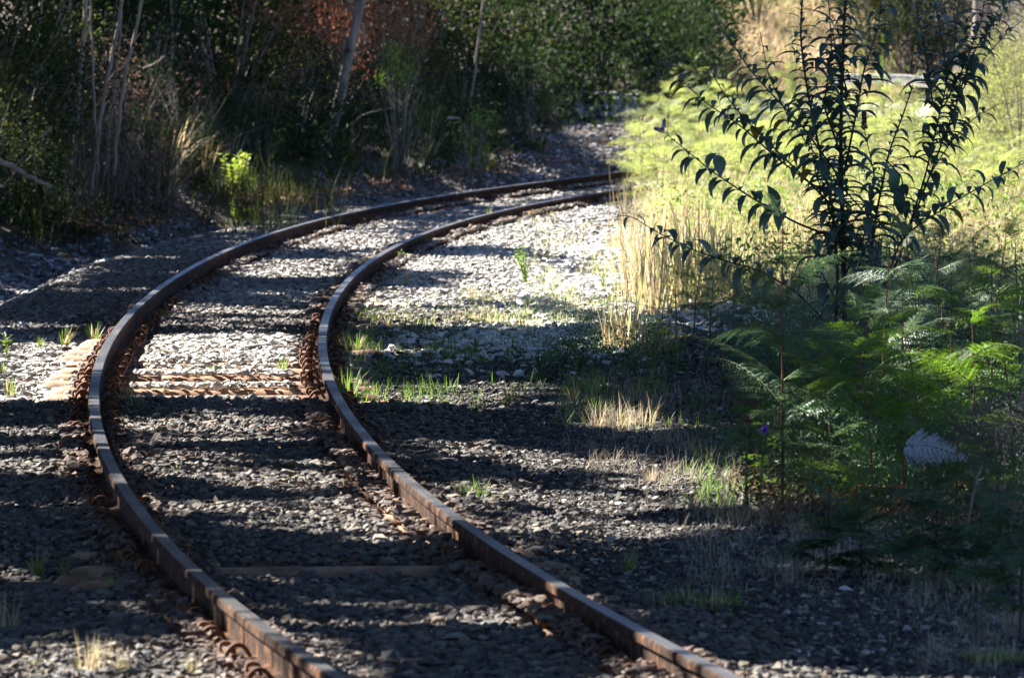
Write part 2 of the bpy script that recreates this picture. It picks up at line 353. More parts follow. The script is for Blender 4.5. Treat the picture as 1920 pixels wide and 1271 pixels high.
M['meadow'] = leafmat('meadow_grass', [(.24, .28, .11), (.38, .37, .18), (.5, .46, .28), (.16, .2, .07)], .45, .6, .2)
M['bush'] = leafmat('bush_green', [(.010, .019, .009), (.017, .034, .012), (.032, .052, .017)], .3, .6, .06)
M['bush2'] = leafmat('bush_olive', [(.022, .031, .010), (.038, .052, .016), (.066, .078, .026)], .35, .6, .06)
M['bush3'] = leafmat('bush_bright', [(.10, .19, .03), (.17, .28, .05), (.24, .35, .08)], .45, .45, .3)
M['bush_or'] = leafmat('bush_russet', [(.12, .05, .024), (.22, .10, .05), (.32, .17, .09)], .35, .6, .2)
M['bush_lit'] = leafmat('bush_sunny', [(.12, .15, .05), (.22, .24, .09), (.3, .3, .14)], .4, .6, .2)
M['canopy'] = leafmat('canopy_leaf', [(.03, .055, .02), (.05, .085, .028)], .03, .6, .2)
M['litter'] = leafmat('leaf_litter', [(.1, .06, .035), (.2, .12, .07), (.28, .19, .12), (.07, .045, .03)], .1, .8, .1)
M['seed'] = leafmat('seed_head', [(.07, .055, .06), (.12, .095, .095)], .15)

def rail_head_mat():
    m, n, out = newmat('worn_rail_top'); tc = N(n, 'ShaderNodeTexCoord'); uv = N(n, 'ShaderNodeAttribute', attribute_name='across'); al = N(n, 'ShaderNodeAttribute', attribute_name='along')
    cb = N(n, 'ShaderNodeCombineXYZ'); n.links.new(uv.outputs['Fac'], cb.inputs[0])
    k = N(n, 'ShaderNodeMath', operation='MULTIPLY'); k.inputs[1].default_value = .012; n.links.new(al.outputs['Fac'], k.inputs[0]); n.links.new(k.outputs[0], cb.inputs[1])
    ns = N(n, 'ShaderNodeTexNoise'); ns.inputs['Scale'].default_value = 9; ns.inputs['Detail'].default_value = 5; n.links.new(cb.outputs[0], ns.inputs['Vector'])
    n2 = N(n, 'ShaderNodeTexNoise'); n2.inputs['Scale'].default_value = 1.6; n2.inputs['Detail'].default_value = 4; n.links.new(tc.outputs['Object'], n2.inputs['Vector'])
    c1 = ramp(n, ns.outputs['Fac'], [(.3, (.025, .025, .027)), (.5, (.065, .064, .064)), (.72, (.18, .165, .15))])
    p = N(n, 'ShaderNodeBsdfPrincipled'); p.inputs['Metallic'].default_value = .55; n.links.new(c1, p.inputs['Base Color'])
    n.links.new(ramp(n, n2.outputs['Fac'], [(.3, (.36, .36, .36)), (.7, (.56, .56, .56))]), p.inputs['Roughness'])
    b = N(n, 'ShaderNodeBump'); b.inputs['Strength'].default_value = .15; b.inputs['Distance'].default_value = .002; n.links.new(ns.outputs['Fac'], b.inputs['Height']); n.links.new(b.outputs[0], p.inputs['Normal'])
    n.links.new(p.outputs[0], out.inputs[0]); return m
M['railtop'] = rail_head_mat()

# ------------------------------------------------------------------ ground
def axis(parts):
    out = []
    for a, b, s in parts: out += list(np.arange(a, b, s))
    return np.array(out + [parts[-1][1]])
gx = axis([(-500, -60, 40), (-60, -14, 3), (-14, 14, .22), (14, 60, 3), (60, 500, 40)])
gy = axis([(-40, 14, 3), (14, 60, .22), (60, 130, .5), (130, 200, 4), (200, 1000, 40)])
XX, YY = np.meshgrid(gx, gy); ZZ = hgt(XX, YY); ZZ = np.minimum(ZZ, 60)
uu = lat(XX, np.clip(YY, -10, 138)); ZZ = ZZ - .035 * ((np.abs(uu) < 1.3) & (YY < 138))
g = Geo(); nx = len(gx); i = np.arange(len(gy) - 1)[:, None] * nx; j = np.arange(nx - 1)[None]
g.add(np.stack([XX, YY, ZZ], -1), np.stack([i + j, i + j + 1, i + nx + j + 1, i + nx + j], -1).reshape(-1, 4))
tag(g.obj('ground', M['soil'], smooth_=True), kind='structure')
# gravel road beyond the field, laid just above the ground
rx = np.linspace(1.0, 40, 60); rd = Geo(); ryc = 118 + .02 * (rx - 5) ** 1.0
V = []
for k in range(7):
    y = ryc - 6 + 12 * k / 6 ; V.append(np.stack([rx, y, hgt(rx, y) + .05], 1))
V = np.concatenate(V); n_ = len(rx); i = np.arange(6)[:, None] * n_; j = np.arange(n_ - 1)[None]
rd.add(V, np.stack([i + j, i + j + 1, i + n_ + j + 1, i + n_ + j], -1).reshape(-1, 4)); tag(rd.obj('gravel_road', M['road'], smooth_=True), kind='structure')

# ------------------------------------------------------------------ stones
def rock_shapes(k, npts=11, flat=.62):
    out = []
    for s in range(k):
        bm = bmesh.new(); P = rng.normal(size=(npts, 3)); P = unit(P) * rng.uniform(.75, 1.05, (npts, 1)) * [1.15, .85, flat]
        for q in P: bm.verts.new(q)
        r = bmesh.ops.convex_hull(bm, input=bm.verts); bmesh.ops.triangulate(bm, faces=bm.faces)
        dead = [v for v in bm.verts if not v.link_faces]
        for v in dead: bm.verts.remove(v)
        bm.verts.index_update(); out.append((np.array([v.co[:] for v in bm.verts]), np.array([[v.index for v in f.verts] for f in bm.faces]))); bm.free()
    return out
ROCKS = rock_shapes(14)
def stones(name, P, r, mat, label=None, rust=None, sink=.25, pale=None):
    n = len(P); which = rng.integers(0, len(ROCKS), n); a = rng.uniform(0, 2 * PI, n); tl = rng.normal(0, .35, n)
    g = Geo(); at_ = []; pa_ = []
    for k, (V, Fc) in enumerate(ROCKS):
        m = np.where(which == k)[0]
        if len(m) == 0: continue
        c, s = np.cos(a[m]), np.sin(a[m]); ct, st = np.cos(tl[m]), np.sin(tl[m])
        v = V[None] * (r[m][:, None, None]) * rng.uniform(.75, 1.25, (len(m), 1, 3))
        y = v[..., 1] * ct[:, None] - v[..., 2] * st[:, None]; z = v[..., 1] * st[:, None] + v[..., 2] * ct[:, None]; x = v[..., 0]
        W = np.stack([x * c[:, None] - y * s[:, None], x * s[:, None] + y * c[:, None], z], -1) + P[m][:, None] + np.array([0, 0, 1.]) * (r[m] * .62 * (1 - 2 * sink))[:, None, None]
        nv = len(V); g.add(W, (Fc[None] + np.arange(len(m))[:, None, None] * nv).reshape(-1, 3))
        if rust is not None: at_.append(np.repeat(rust[m], nv)); pa_.append(np.repeat(pale[m], nv))
    o = g.obj(name, mat, attr={'rust': np.concatenate(at_), 'pale': np.concatenate(pa_)} if rust is not None else None)
    return tag(o, label, kind='stuff')
def scatter(n, y0, y1, u0, u1, ypow=1.0):
    Y = y0 + (y1 - y0) * rng.random(n) ** ypow; u = rng.uniform(u0, u1, n); sl_ = slope(Y); q = np.sqrt(1 + sl_ ** 2)
    X = cx(Y) + u * q; k = in_view(X, Y); return X[k], Y[k], u[k]
SP = 0.65
# sleeper stations along the line
ds = np.concatenate([[0], np.cumsum(np.sqrt(.25 ** 2 + np.diff(XC) ** 2))]); s37 = np.interp(37.1, TY, ds)
SLY = [float(np.interp(s37 + k * SP, ds, TY)) for k in range(-26, 84)]
SLA = np.array(SLY)
def sl_off(Y, u):                                            # distance along the line to the nearest sleeper
    yy_ = Y + u * slope(Y) / np.sqrt(1 + slope(Y) ** 2)
    k = np.clip(np.round(np.interp(yy_, SLA, np.arange(len(SLA)))), 0, len(SLA) - 1).astype(int)
    return np.abs(yy_ - SLA[k]) / 1.0, SLA[k]
def bare(X, Y, u):                                           # sleepers the ballast leaves uncovered
    d, ys = sl_off(Y, u); d = d * np.sqrt(1 + slope(Y) ** 2)
    ki = np.round(np.interp(ys, SLA, np.arange(len(SLA)))).astype(int)
    mid = ((np.abs(ys - 38.4) < 1.5) & (ki % 2 == 0)) | (np.abs(ys - 25.9) < .35)
    ends = ((ys > 34.6) & (ys < 47) & (np.abs(u) > .68)) | ((np.abs(ys - 25.9) < 1.0) & (np.abs(u) > .68))
    return (d < .115) & (np.abs(u) < 1.0) & (mid | ends) & ~((Y < 30) & (np.abs(u) < .6) & (vnoise(X * 6, Y * 3, 2) > .45))
def near_rail(u): return np.minimum(np.abs(u - .5635), np.abs(u + .5635))
X, Y, u = scatter(290000, 19, 84, -1.5, 1.9, 1.15); k = (u < 1.0) | (rng.random(len(u)) < np.where(Y > 38, 1 - smooth(1.0, 1.9, u), 1 - smooth(.85, 1.25, u))); X, Y, u = X[k], Y[k], u[k]
k = ~bare(X, Y, u) & (near_rail(u) > .055) & (rng.random(len(X)) > .8 * smooth(.8, 1.9, u) * smooth(38, 47, Y)); X, Y, u = X[k], Y[k], u[k]
r = (.011 + .019 * rng.random(len(X)) ** 1.8 + .012 * (rng.random(len(X)) < .06)) * np.where(Y < 36, .9, 1)
nr = near_rail(u); rust = np.clip(1.05 - nr / .2, 0, 1) * rng.uniform(.45, 1, len(X)) + .22 * (rng.random(len(X)) < .12)
au = np.abs(u); open_ = np.maximum(smooth(36.4, 36.9, Y) * (1 - smooth(39.8, 40.3, Y)) * .75, smooth(25.35, 25.6, Y) * (1 - smooth(26.0, 26.4, Y)) * .6)
dd, ys_ = sl_off(Y, u); odd_ = np.round(np.interp(ys_, SLA, np.arange(len(SLA)))).astype(int) % 2 == 1; open_all = open_; open_ = np.where(odd_ & (Y > 30) & (dd < .14), -.1, open_)
near_hi = np.maximum(1 - smooth(35.3, 36.6, Y), smooth(42.5, 47, Y))
z = hgt(X, Y) + .012 - .088 * open_ * (1 - smooth(.40, .55, au)) - .06 * np.maximum(open_all, smooth(36, 37, Y) * (1 - smooth(42, 46, Y)) * .6) * smooth(.68, .78, au) - .04 * smooth(24.6, 25.0, Y) * (1 - smooth(26.8, 27.2, Y)) * smooth(.7, .8, au) + .014 * near_hi
z += np.where(nr < .15, -.024 + near_hi * (.032 + .036 * smooth(.2, .6, vnoise(Y * .9, u * 3, 9))), 0)
pale = np.clip(smooth(35.8, 37.4, Y) * (.9 * (Y < 43.3) + .33 * (Y >= 43.3) + .45 * vnoise(Y * .8, u * 2, 12)) - .4 * smooth(43, 43.6, Y) * (1 - smooth(45, 48, Y)) * (u > -.6) + .55 * smooth(.6, .85, u) * smooth(46, 48, Y), 0, 1) * (rng.random(len(X)) < .85) + .10 * rng.random(len(X))  # stones paler in sunlit bands, darker in shade: part stone colour, part painted light
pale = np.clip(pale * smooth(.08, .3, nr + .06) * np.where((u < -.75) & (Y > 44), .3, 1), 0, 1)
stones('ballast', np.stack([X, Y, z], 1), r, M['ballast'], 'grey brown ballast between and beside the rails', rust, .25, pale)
X, Y, u = scatter(95000, 19, 95, -4.6, -1.25); r = .016 + .034 * rng.random(len(X)) ** 1.8
k = rng.random(len(X)) < np.where(u < -2.2, .55 * (vnoise(X * 1.2, Y * .5, 17) > .35), 1); X, Y, u, r = X[k], Y[k], u[k], r[k]
stones('shoulder_stones', np.stack([X, Y, hgt(X, Y)], 1), r, M['shoulder'], 'bluish grey stones of the ballast shoulder outside the left rail')
X, Y, u = scatter(85000, 39, 72, .72, 4.2); r = .010 + .032 * rng.random(len(X)) ** 2.2
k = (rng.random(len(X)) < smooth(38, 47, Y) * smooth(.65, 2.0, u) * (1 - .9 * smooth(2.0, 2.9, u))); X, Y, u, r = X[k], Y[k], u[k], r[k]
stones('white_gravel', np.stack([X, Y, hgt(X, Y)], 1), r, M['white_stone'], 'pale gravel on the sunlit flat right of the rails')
X, Y, u = scatter(210000, 19, 46, .7, 3.6, 1.1); r = .005 + .009 * rng.random(len(X)) ** 2 + .012 * (rng.random(len(X)) < .035)
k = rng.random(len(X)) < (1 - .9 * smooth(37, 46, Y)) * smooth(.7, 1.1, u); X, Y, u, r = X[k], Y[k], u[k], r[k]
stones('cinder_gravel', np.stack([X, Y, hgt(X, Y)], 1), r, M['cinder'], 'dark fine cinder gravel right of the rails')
X, Y, u = scatter(22000, 84, 116, -14, 1.0); k = (X > .0) ; X, Y = X[k], Y[k]; r = .02 + .03 * rng.random(len(X)) ** 2
stones('far_gravel', np.stack([X, Y, hgt(X, Y)], 1), r, M['shoulder'], 'gravel patch beyond the bend of the track')
a = rng.normal(0, 1, (9000, 2)); X = MOUND[0] + a[:, 0] * .32; Y = MOUND[1] + a[:, 1] * .75; r = .008 + .014 * rng.random(len(X)) ** 2
tag(stones('gravel_heap', np.stack([X, Y, hgt(X, Y) + .004], 1), r, M['cinder']), 'low heap of dark gravel between the dry grass and the shaded ferns', 'gravel heap', kind='stuff')

# ------------------------------------------------------------------ rails
def sweep(prof, Xt, y0, y1, dz, mats_idx):
    Y = np.arange(y0, y1, .2); X = np.interp(Y, TY, Xt); D = np.gradient(X, Y); q = np.sqrt(1 + D * D); nxv, nyv = 1 / q, -D / q
    m = len(prof); V = np.stack([np.stack([X + p[0] * nxv, Y + p[0] * nyv, 0 * Y + p[1] + dz], 1) for p in prof], 1)
    n = len(Y); i = np.arange(n - 1)[:, None] * m; j = np.arange(m)[None]; k = (j + 1) % m
    Fq = np.stack([i + j, i + m + j, i + m + k, i + k], -1)
    across = np.tile([p[0] / .06 * 3 for p in prof], n); along = np.repeat(np.concatenate([[0], np.cumsum(np.sqrt(.04 + np.diff(X) ** 2))]) * 10, m)
    return V.reshape(-1, 3), Fq, across, along
HEAD = [(-.022, RT), (.022, RT), (.0265, RT - .004), (.028, RT - .012), (.0275, RT - .026), (.009, RT - .036), (-.009, RT - .036), (-.0275, RT - .026), (-.028, RT - .012), (-.0265, RT - .004)]
WEB = [(-.008, RT - .038), (.008, RT - .038), (.008, .032), (-.008, .032)]
FOOT = [(-.008, .034), (.008, .034), (.053, .022), (.053, .014), (-.053, .014), (-.053, .022)]
def rail(Xt, dz, label):
    t = empty('rail', (np.interp(22, TY, Xt), 22, 0)); off = np.array([t.location.x, 22, 0])
    for nm, prof in (('rail_head', HEAD), ('web', WEB), ('foot', FOOT)):
        V, Fq, ac, al = sweep(prof, Xt, 12, 125, dz, None); g = Geo(); g.add(V - off, Fq[:, 1:].reshape(-1, 4), 1)
        if nm == 'rail_head':
            g.F[0] = (Fq[:, 1:].reshape(-1, 4), 1); g.F.append((Fq[:, 0].reshape(-1, 4), 0))
            o = g.obj(nm, [M['railtop'], M['rust']], t, True, attr={'across': ac, 'along': al})
        else:
            g.F[0] = (Fq.reshape(-1, 4), 0); o = g.obj(nm, M['rust'], t, True)
        o.data.set_sharp_from_angle(angle=math.radians(14))
    return tag(t, label, 'rail')
rail(XL, .02, 'left rail, outer rail of the bend, with worn grey top and rusty sides')
rail(XR, 0, 'right rail, inner rail of the bend, ending at the lower right edge')

# ------------------------------------------------------------------ sleepers with their clips
def sleeper_geo(seed):
    rg = np.random.default_rng(seed); g = Geo(); us = np.linspace(-1.0, 1.0, 41); prof = [(-.125, -.09), (-.115, -.03), (-.09, -.003), (-.045, .009), (0, .012), (.045, .009), (.09, -.003), (.115, -.03), (.125, -.09)]
    e1, e2 = rg.uniform(.75, .85, 2); V = []
    for u_ in us:
        lim = e1 if u_ < 0 else e2; d = max(0, abs(u_) - lim); dz = .010 * math.exp(-((abs(u_) - lim) / .10) ** 2) - 3.6 * d * d; wd = 1 - .25 * min(1, d / .2)
        dz -= .012 * math.exp(-((abs(u_) - .5635) / .12) ** 4) * 0 
        V.append([(u_, s_ * wd, z_ + dz) for s_, z_ in prof])
    m = len(prof); i = np.arange(40)[:, None] * m; j = np.arange(m - 1)[None]
    g.add(V, np.stack([i + j, i + j + 1, i + m + j + 1, i + m + j], -1).reshape(-1, 4)); return g.mesh('steel_sleeper', M['sleeper'], True)
SLM = [sleeper_geo(s) for s in range(4)]
def clip_mesh(sg):
    pts = [(.030, -.020, .032), (.040, -.028, .046), (.055, -.032, .062), (.075, -.032, .066), (.094, -.030, .052), (.102, -.022, .030), (.104, .0, .022), (.108, .022, .03), (.118, .034, .048), (.112, .040, .064), (.094, .040, .068), (.076, .036, .056), (.070, .02, .028), (.070, -.03, .024)]
    P = curve([(p[0] * sg, p[1], p[2]) for p in pts], 40); V, Fq = tube(P, .0072, 7); g = Geo(); g.add(V, Fq)
    # shoulder that holds the clip
    b = [(.058, -.03), (.088, -.03), (.088, .03), (.058, .03)]; V = [(x * sg, y, z) for z in (.0, .034) for x, y in b]
    g.add(V, [[0, 1, 5, 4], [1, 2, 6, 5], [2, 3, 7, 6], [3, 0, 4, 7], [4, 5, 6, 7]]); return g.mesh('rail_clip', M['rust_clip'], True)
CL = {1: clip_mesh(1), -1: clip_mesh(-1)}
def sleeper(Y, first):
    dx = slope(Y); th = math.atan(dx); X = float(cx(Y))
    t = bpy.data.objects.new('steel_sleeper', SLM[first % 4]); C.objects.link(t); t.location = (X, Y, 0); t.rotation_euler = (0, 0, -th)
    for Xt, dz in ((XL, .02), (XR, 0)):
        # local distance of this rail from the middle of the sleeper
        c, s = math.cos(-th), math.sin(-th); best = None
        for q in np.linspace(-.4, .4, 81):
            yy_ = Y + q; xx_ = np.interp(yy_, TY, Xt); lx = (xx_ - X) * c + q * s; ly = -(xx_ - X) * s + q * c
            if best is None or abs(ly) < best[0]: best = (abs(ly), lx)
        for sg in (-1, 1):
            if random.random() < .07: continue
            o = bpy.data.objects.new('rail_clip', CL[sg]); C.objects.link(o); o.parent = t; o.location = (best[1] + random.uniform(-.004, .004), random.uniform(-.02, .02), dz * .7 + random.uniform(-.006, .004)); o.rotation_euler = (random.uniform(-.2, .2), random.uniform(-.1, .1), random.uniform(-.25, .25))
    return t
sleepers = [sleeper(Y, i) for i, Y in enumerate(SLY)]
G_SL = 'steel sleepers of the curved track'
lit_s, dark_s = [], []
for o in sleepers:
    y = o.location.y; o['category'] = 'sleeper'; o['group'] = G_SL
    if abs(y - 38.4) < 1.5 and sleepers.index(o) % 2 == 0: lit_s.append(o)
    elif abs(y - 25.9) < .35: o['label'] = 'dark steel sleeper across the shaded foreground with humped ends left of the rails'
    elif abs(y - 38.4) < 1.5: o['label'] = 'steel sleeper covered by pale stones between two sunlit bare sleepers'
    elif y < 36.8: o['label'] = 'steel sleeper buried in shaded ballast nearer than the sunlit bare sleepers, only clips showing'
    elif y < 47: o['label'] = 'steel sleeper just beyond the sunlit bare ones, its ribbed end showing outside the left rail'
    else: o['label'] = 'steel sleeper buried in ballast on the far part of the bend'
ordinals(lit_s, 'bare rusty steel sleeper in the sunlit patch between the rails, {}', 'y')

# ------------------------------------------------------------------ plants: builders
def hitv(px, py):
    px = np.asarray(px, float); py = np.asarray(py, float); a = (px - 960) / F; b = -(py - 635.5) / F
    dx, dy, dz = a, cp + b * sp, -sp + b * cp; z = np.zeros_like(px)
    for _ in range(14):
        t = (z - CAMH) / dz; z = .5 * z + .5 * hgt(dx * t, dy * t)
    t = (z - CAMH) / dz; return dx * t, dy * t, z
def frond_mesh(name, mat, L=1.0, seed=0, np_=13, droop=.9, fat=1.0):
    """one bracken branch: rachis with paired pinnae cut into narrow pinnules, heading +X"""
    rg = np.random.default_rng(seed); g = Geo(); n = 26; t = np.linspace(0, 1, n); a = .45 - droop * t ** 1.2
    x = np.concatenate([[0], np.cumsum(np.cos(a[:-1]) * L / (n - 1))]); z = np.concatenate([[0], np.cumsum(np.sin(a[:-1]) * L / (n - 1))]); y = .05 * L * np.sin(t * 2 + seed)
    R = np.stack([x, y, z], 1); V, Fq = tube(R, np.linspace(.006, .0015, n) * L ** .5, 4); g.add(V, Fq, 1)
    Ps, Ts, Ns, Ls, Ws = [], [], [], [], []
    for k in range(np_ + 1):
        tt = .08 + .92 * (k / (np_ + .3)) ** .95; p = np.array([np.interp(tt, t, R[:, c]) for c in range(3)]); i = min(n - 2, int(tt * (n - 1))); T = unit(R[i + 1] - R[i]); S0 = unit(np.cross([0, 0, 1.], T)); Nn = np.cross(T, S0)
        pl0 = L * .42 * (1 - tt) ** .9 * (1 if k > 0 else .9) + .012 * L
        for sg in (-1, 1):
            pl = pl0
            D = unit(S0 * sg + T * .5 - Nn * .10 + rg.normal(0, .11, 3)); pl *= rg.uniform(.8, 1.12); m = max(4, int(pl / (.021 * (L ** .5) + .004)))
            for q in range(m):
                s = (q + .6) / m; pp = p + D * pl * s - Nn * pl * .16 * s * s; ll = fat * (.145 * pl0 * (1 - s) ** .7 + .010) * rg.uniform(.8, 1.2)
                E = unit(np.cross(Nn, D))
                for s2 in (-1, 1):
                    Ps.append(pp); Ts.append(E * s2 + D * .55 - Nn * .12 + rg.normal(0, .08, 3)); Ns.append(Nn + rg.normal(0, .15, 3)); Ls.append(ll); Ws.append(ll * .42 + .002)
    V, Fq = leaves(np.array(Ps), np.array(Ts), np.array(Ns), Ls, Ws); g.add(V, Fq, 0)
    return g.mesh(name, [mat, M['green_stalk']])
FR = {}
for nm in ('fern', 'fern_dark', 'fern_lit', 'fern_dead', 'fern_grey'): FR[nm] = [frond_mesh('frond', M[nm], 1.0, 3 + 7 * k, 13 + k, .8 + .35 * k) for k in range(3 if nm in ('fern', 'fern_dark', 'fern_lit') else 1)]
FR['sapling'] = [frond_mesh('frond', M['fern_dark'], 1.0, 91 + 5 * k, 9, .9 + .3 * k, 2.0) for k in range(3)]
FR['fern_grey'] = [frond_mesh('frond', M['fern_grey'], 1.0, 97, 12, 1.2, 1.35)]
def link(name, me, parent, loc=(0, 0, 0), rot=(0, 0, 0), sc=1.0):
    o = bpy.data.objects.new(name, me); C.objects.link(o); o.parent = parent; o.location = [float(v) for v in loc]; o.rotation_euler = rot; o.scale = (sc, sc, sc); return o
def bracken(p, H, kind='fern', stalk='red_stalk', spread=.5, tiers=4, lean=0.1):
    tiers += tiers >= 3
    t = empty('bracken_fern', p, 0); a = random.uniform(0, 6.28); top = np.array([math.cos(a), math.sin(a), 0]) * lean * H
    path = curve([(0, 0, -.03), top * .3 + [0, 0, H * .5], top + [0, 0, H * .97]], 14); g = Geo(); V, Fq = tube(path, np.linspace(.0065, .002, 14) * max(.6, H) ** .5, 5); g.add(V, Fq); g.obj('stem', M[stalk], t, True)
    rz = random.uniform(0, 6.28)
    for k in range(tiers):
        f = .28 + .68 * k / max(1, tiers - .4); i = int(f * 13); L = spread * H * (1.0 - .5 * (k / tiers)) * random.uniform(.85, 1.15); rz += random.uniform(.9, 1.9)
        for s in (0, 1): link('frond', random.choice(FR[kind]), t, path[i], (random.uniform(-.5, .5), random.uniform(-.35, .25), rz + s * PI + random.uniform(-.3, .3)), L * 1.25)
    link('frond', random.choice(FR[kind]), t, path[-1], (0, -.7, random.uniform(0, 6.28)), spread * H * .45)
    return t
def tuft_geo(name, mats, n, H, R, wd, seed, lean=.5, bend=.9, parts=None):
    rg = np.random.default_rng(seed); a = rg.uniform(0, 2 * PI, n); rr = R * np.sqrt(rg.random(n)); B = np.stack([rr * np.cos(a), rr * np.sin(a), np.full(n, -.01)], 1); g = Geo()
    mi = rg.random(n) < (.0 if len(mats) == 1 else .35)
    for m in (0, 1):
        k = np.where(mi == bool(m))[0]
        if len(k): V, Fq = blades(B[k], a[k] + rg.normal(0, .7, len(k)), H * rg.uniform(.45, 1.05, len(k)), wd * rg.uniform(.7, 1.3, len(k)), np.abs(rg.normal(0, lean * .6, len(k))), np.abs(rg.normal(0, bend * .7, len(k)))); g.add(V, Fq, m)
    return g.mesh(name, mats)
TUFT = {'green': [tuft_geo('grass_tuft', [M['grass'], M['dry']], 34, 1, .22, .05, 40 + k, .55, .8) for k in range(4)],
        'dry': [tuft_geo('dry_grass_tuft', [M['straw'], M['dry']], 60, 1, .35, .022, 50 + k, .9, 1.2) for k in range(4)],
        'wisp': [tuft_geo('dry_grass_tuft', [M['dry'], M['meadow']], 46, 1, .24, .022, 60 + k, .35, .5) for k in range(3)],
        'low': [tuft_geo('low_grass_patch', [M['grass'], M['dry']], 260, .28, .5, .022, 70 + k, .8, .9) for k in range(2)],
        'blade': [tuft_geo('broad_grass_tuft', [M['grass'], M['meadow']], 30, 1, .12, .075, 80 + k, .5, .8) for k in range(2)]}
def grass(kind, px, py, hp, label=None, group=None, name=None):
    p = hit(px, py); H = hp * p[1] / F; me = random.choice(TUFT[kind]); o = bpy.data.objects.new(name or me.name.split('.')[0], me); C.objects.link(o)
    o.location = p; o.scale = (H, H, H * random.uniform(.9, 1.1)); o.rotation_euler.z = random.uniform(0, 6.28)
    return tag(o, label, 'grass', group)
def weed(px, py, hp, nst, leafL, mat, label, cat='weed', name='leafy_weed', dens=1.0, stalk='green_stalk', spreadk=.35, flower=None):
    """small plant with several leafy stems"""
    p = hit(px, py); H = hp * p[1] / F; t = empty(name, p); gs = Geo(); P, T, Nn = [], [], []; tips = []
    for k in range(nst):
        a = random.uniform(0, 6.28); sp_ = random.uniform(.15, 1) * spreadk; hh = H * random.uniform(.6, 1.02); e = np.array([math.cos(a) * sp_ * H, math.sin(a) * sp_ * H, hh])
        c = curve([(0, 0, -.01), e * [.35, .35, .5], e], 14); V, Fq = tube(c, np.linspace(.004, .0015, 14) * (H / .3) ** .5, 4); gs.add(V, Fq); tips.append(e)
        m = int(dens * hh / (leafL * .33)); f = np.random.uniform(.12, 1, m) if False else rng.uniform(.12, 1, m)
        for q in f:
            i = q * 13; pt = np.array([np.interp(i, np.arange(14), c[:, d]) for d in range(3)]); b = rng.uniform(0, 2 * PI); P.append(pt); T.append([math.cos(b), math.sin(b), rng.uniform(.1, .9)]); Nn.append([-.3 * math.cos(b), -.3 * math.sin(b), 1])
    gs.obj('stem', M[stalk], t, True); g = Geo(); n = len(P); V, Fq = leaves(np.array(P), np.array(T), np.array(Nn), leafL * rng.uniform(.6, 1.2, n), leafL * .42 * rng.uniform(.7, 1.2, n)); g.add(V, Fq); g.obj('foliage', mat, t)
    if flower:
        for e in tips[:flower[1]]:
            g = Geo(); n = 46; d = unit(rng.normal(size=(n, 3)) + [0, 0, .7]); V, Fq = leaves(np.tile(e, (n, 1)), d, rng.normal(size=(n, 3)), np.full(n, flower[2]) * rng.uniform(.6, 1, n), np.full(n, flower[2] * .25)); g.add(V, Fq); g.obj('flower_head', flower[0], t)
    return tag(t, label, cat)
def bush_meshes(mat, R, H, ncl, nl, leafL, seed, asp=.42, hang=.0, base=.12):
    rg = np.random.default_rng(seed); gs = Geo(); g = Geo(); cl = []
    for k in range(ncl):
        a = rg.uniform(0, 2 * PI); hh = H * (base + (1 - base) * rg.random() ** .8); rad = R * math.sqrt(max(.05, 1 - ((hh / H - .55) / .62) ** 2)) * rg.uniform(.35, 1.05); cl.append((math.cos(a) * rad, math.sin(a) * rad, hh))
    for c in cl:
        c = np.array(c); P = curve([(c[0] * .08, c[1] * .08, -.05), c * [.45, .45, .55], c], 8); V, Fq = tube(P, np.linspace(.016, .004, 8) * (H / 1.5) ** .6, 4); gs.add(V, Fq)
    cl = np.array(cl); per = nl // ncl; sz = R * .30
    Pn = np.repeat(cl, per, 0) + rg.normal(size=(per * ncl, 3)) * np.array([sz, sz, sz * .75]) * rg.uniform(.5, 1.1, (ncl, 1)).repeat(per, 0); Pn = Pn[Pn[:, 2] > .01]; n = len(Pn)
    T = rg.normal(size=(n, 3)) + Pn * [.6, .6, 0] / R + [0, 0, .25 - hang]; V, Fq = leaves(Pn, T, rg.normal(size=(n, 3)) * .7 + [0, 0, 1], leafL * rg.uniform(.55, 1.25, n), leafL * asp * rg.uniform(.7, 1.3, n)); g.add(V, Fq)
    return gs.mesh('stem', M['bark'], True), g.mesh('foliage', mat)
BUSH = {'dark': [bush_meshes(M['bush'], .75, 1.6, 26, 4200, .055, 100 + k) for k in range(4)],
        'fine': [bush_meshes(M['bush'], .6, 1.3, 34, 6000, .04, 110 + k, .22) for k in range(3)],
        'olive': [bush_meshes(M['bush2'], .7, 1.6, 26, 3600, .06, 120 + k) for k in range(3)],
        'russet': [bush_meshes(M['bush_or'], .7, 1.7, 40, 1700, .06, 130 + k, .4, .4, .35) for k in range(3)],
        'sunny': [bush_meshes(M['bush_lit'], .7, 1.4, 30, 4600, .05, 140 + k, .28) for k in range(3)]}
def bush(kind, p, s, label=None, group=None, name='bush', cat='bush', sz=1.0):
    st, fo = random.choice(BUSH[kind]); t = empty(name, p, random.uniform(0, 6.28)); t.scale = (s, s, s * sz); link('stem', st, t); link('foliage', fo, t); return tag(t, label, cat, group)
def stick(name, pts, r0, r1, mat, label, cat, n=18, wob=.0):
    P = curve(pts, n); P[1:-1] += rng.normal(0, wob, (n - 2, 3)); o0 = P[0].copy(); V, Fq = tube(P - o0, np.linspace(r0, r1, n), 7); g = Geo(); g.add(V, Fq); o = g.obj(name, mat, None, True); o.location = o0; return tag(o, label, cat)

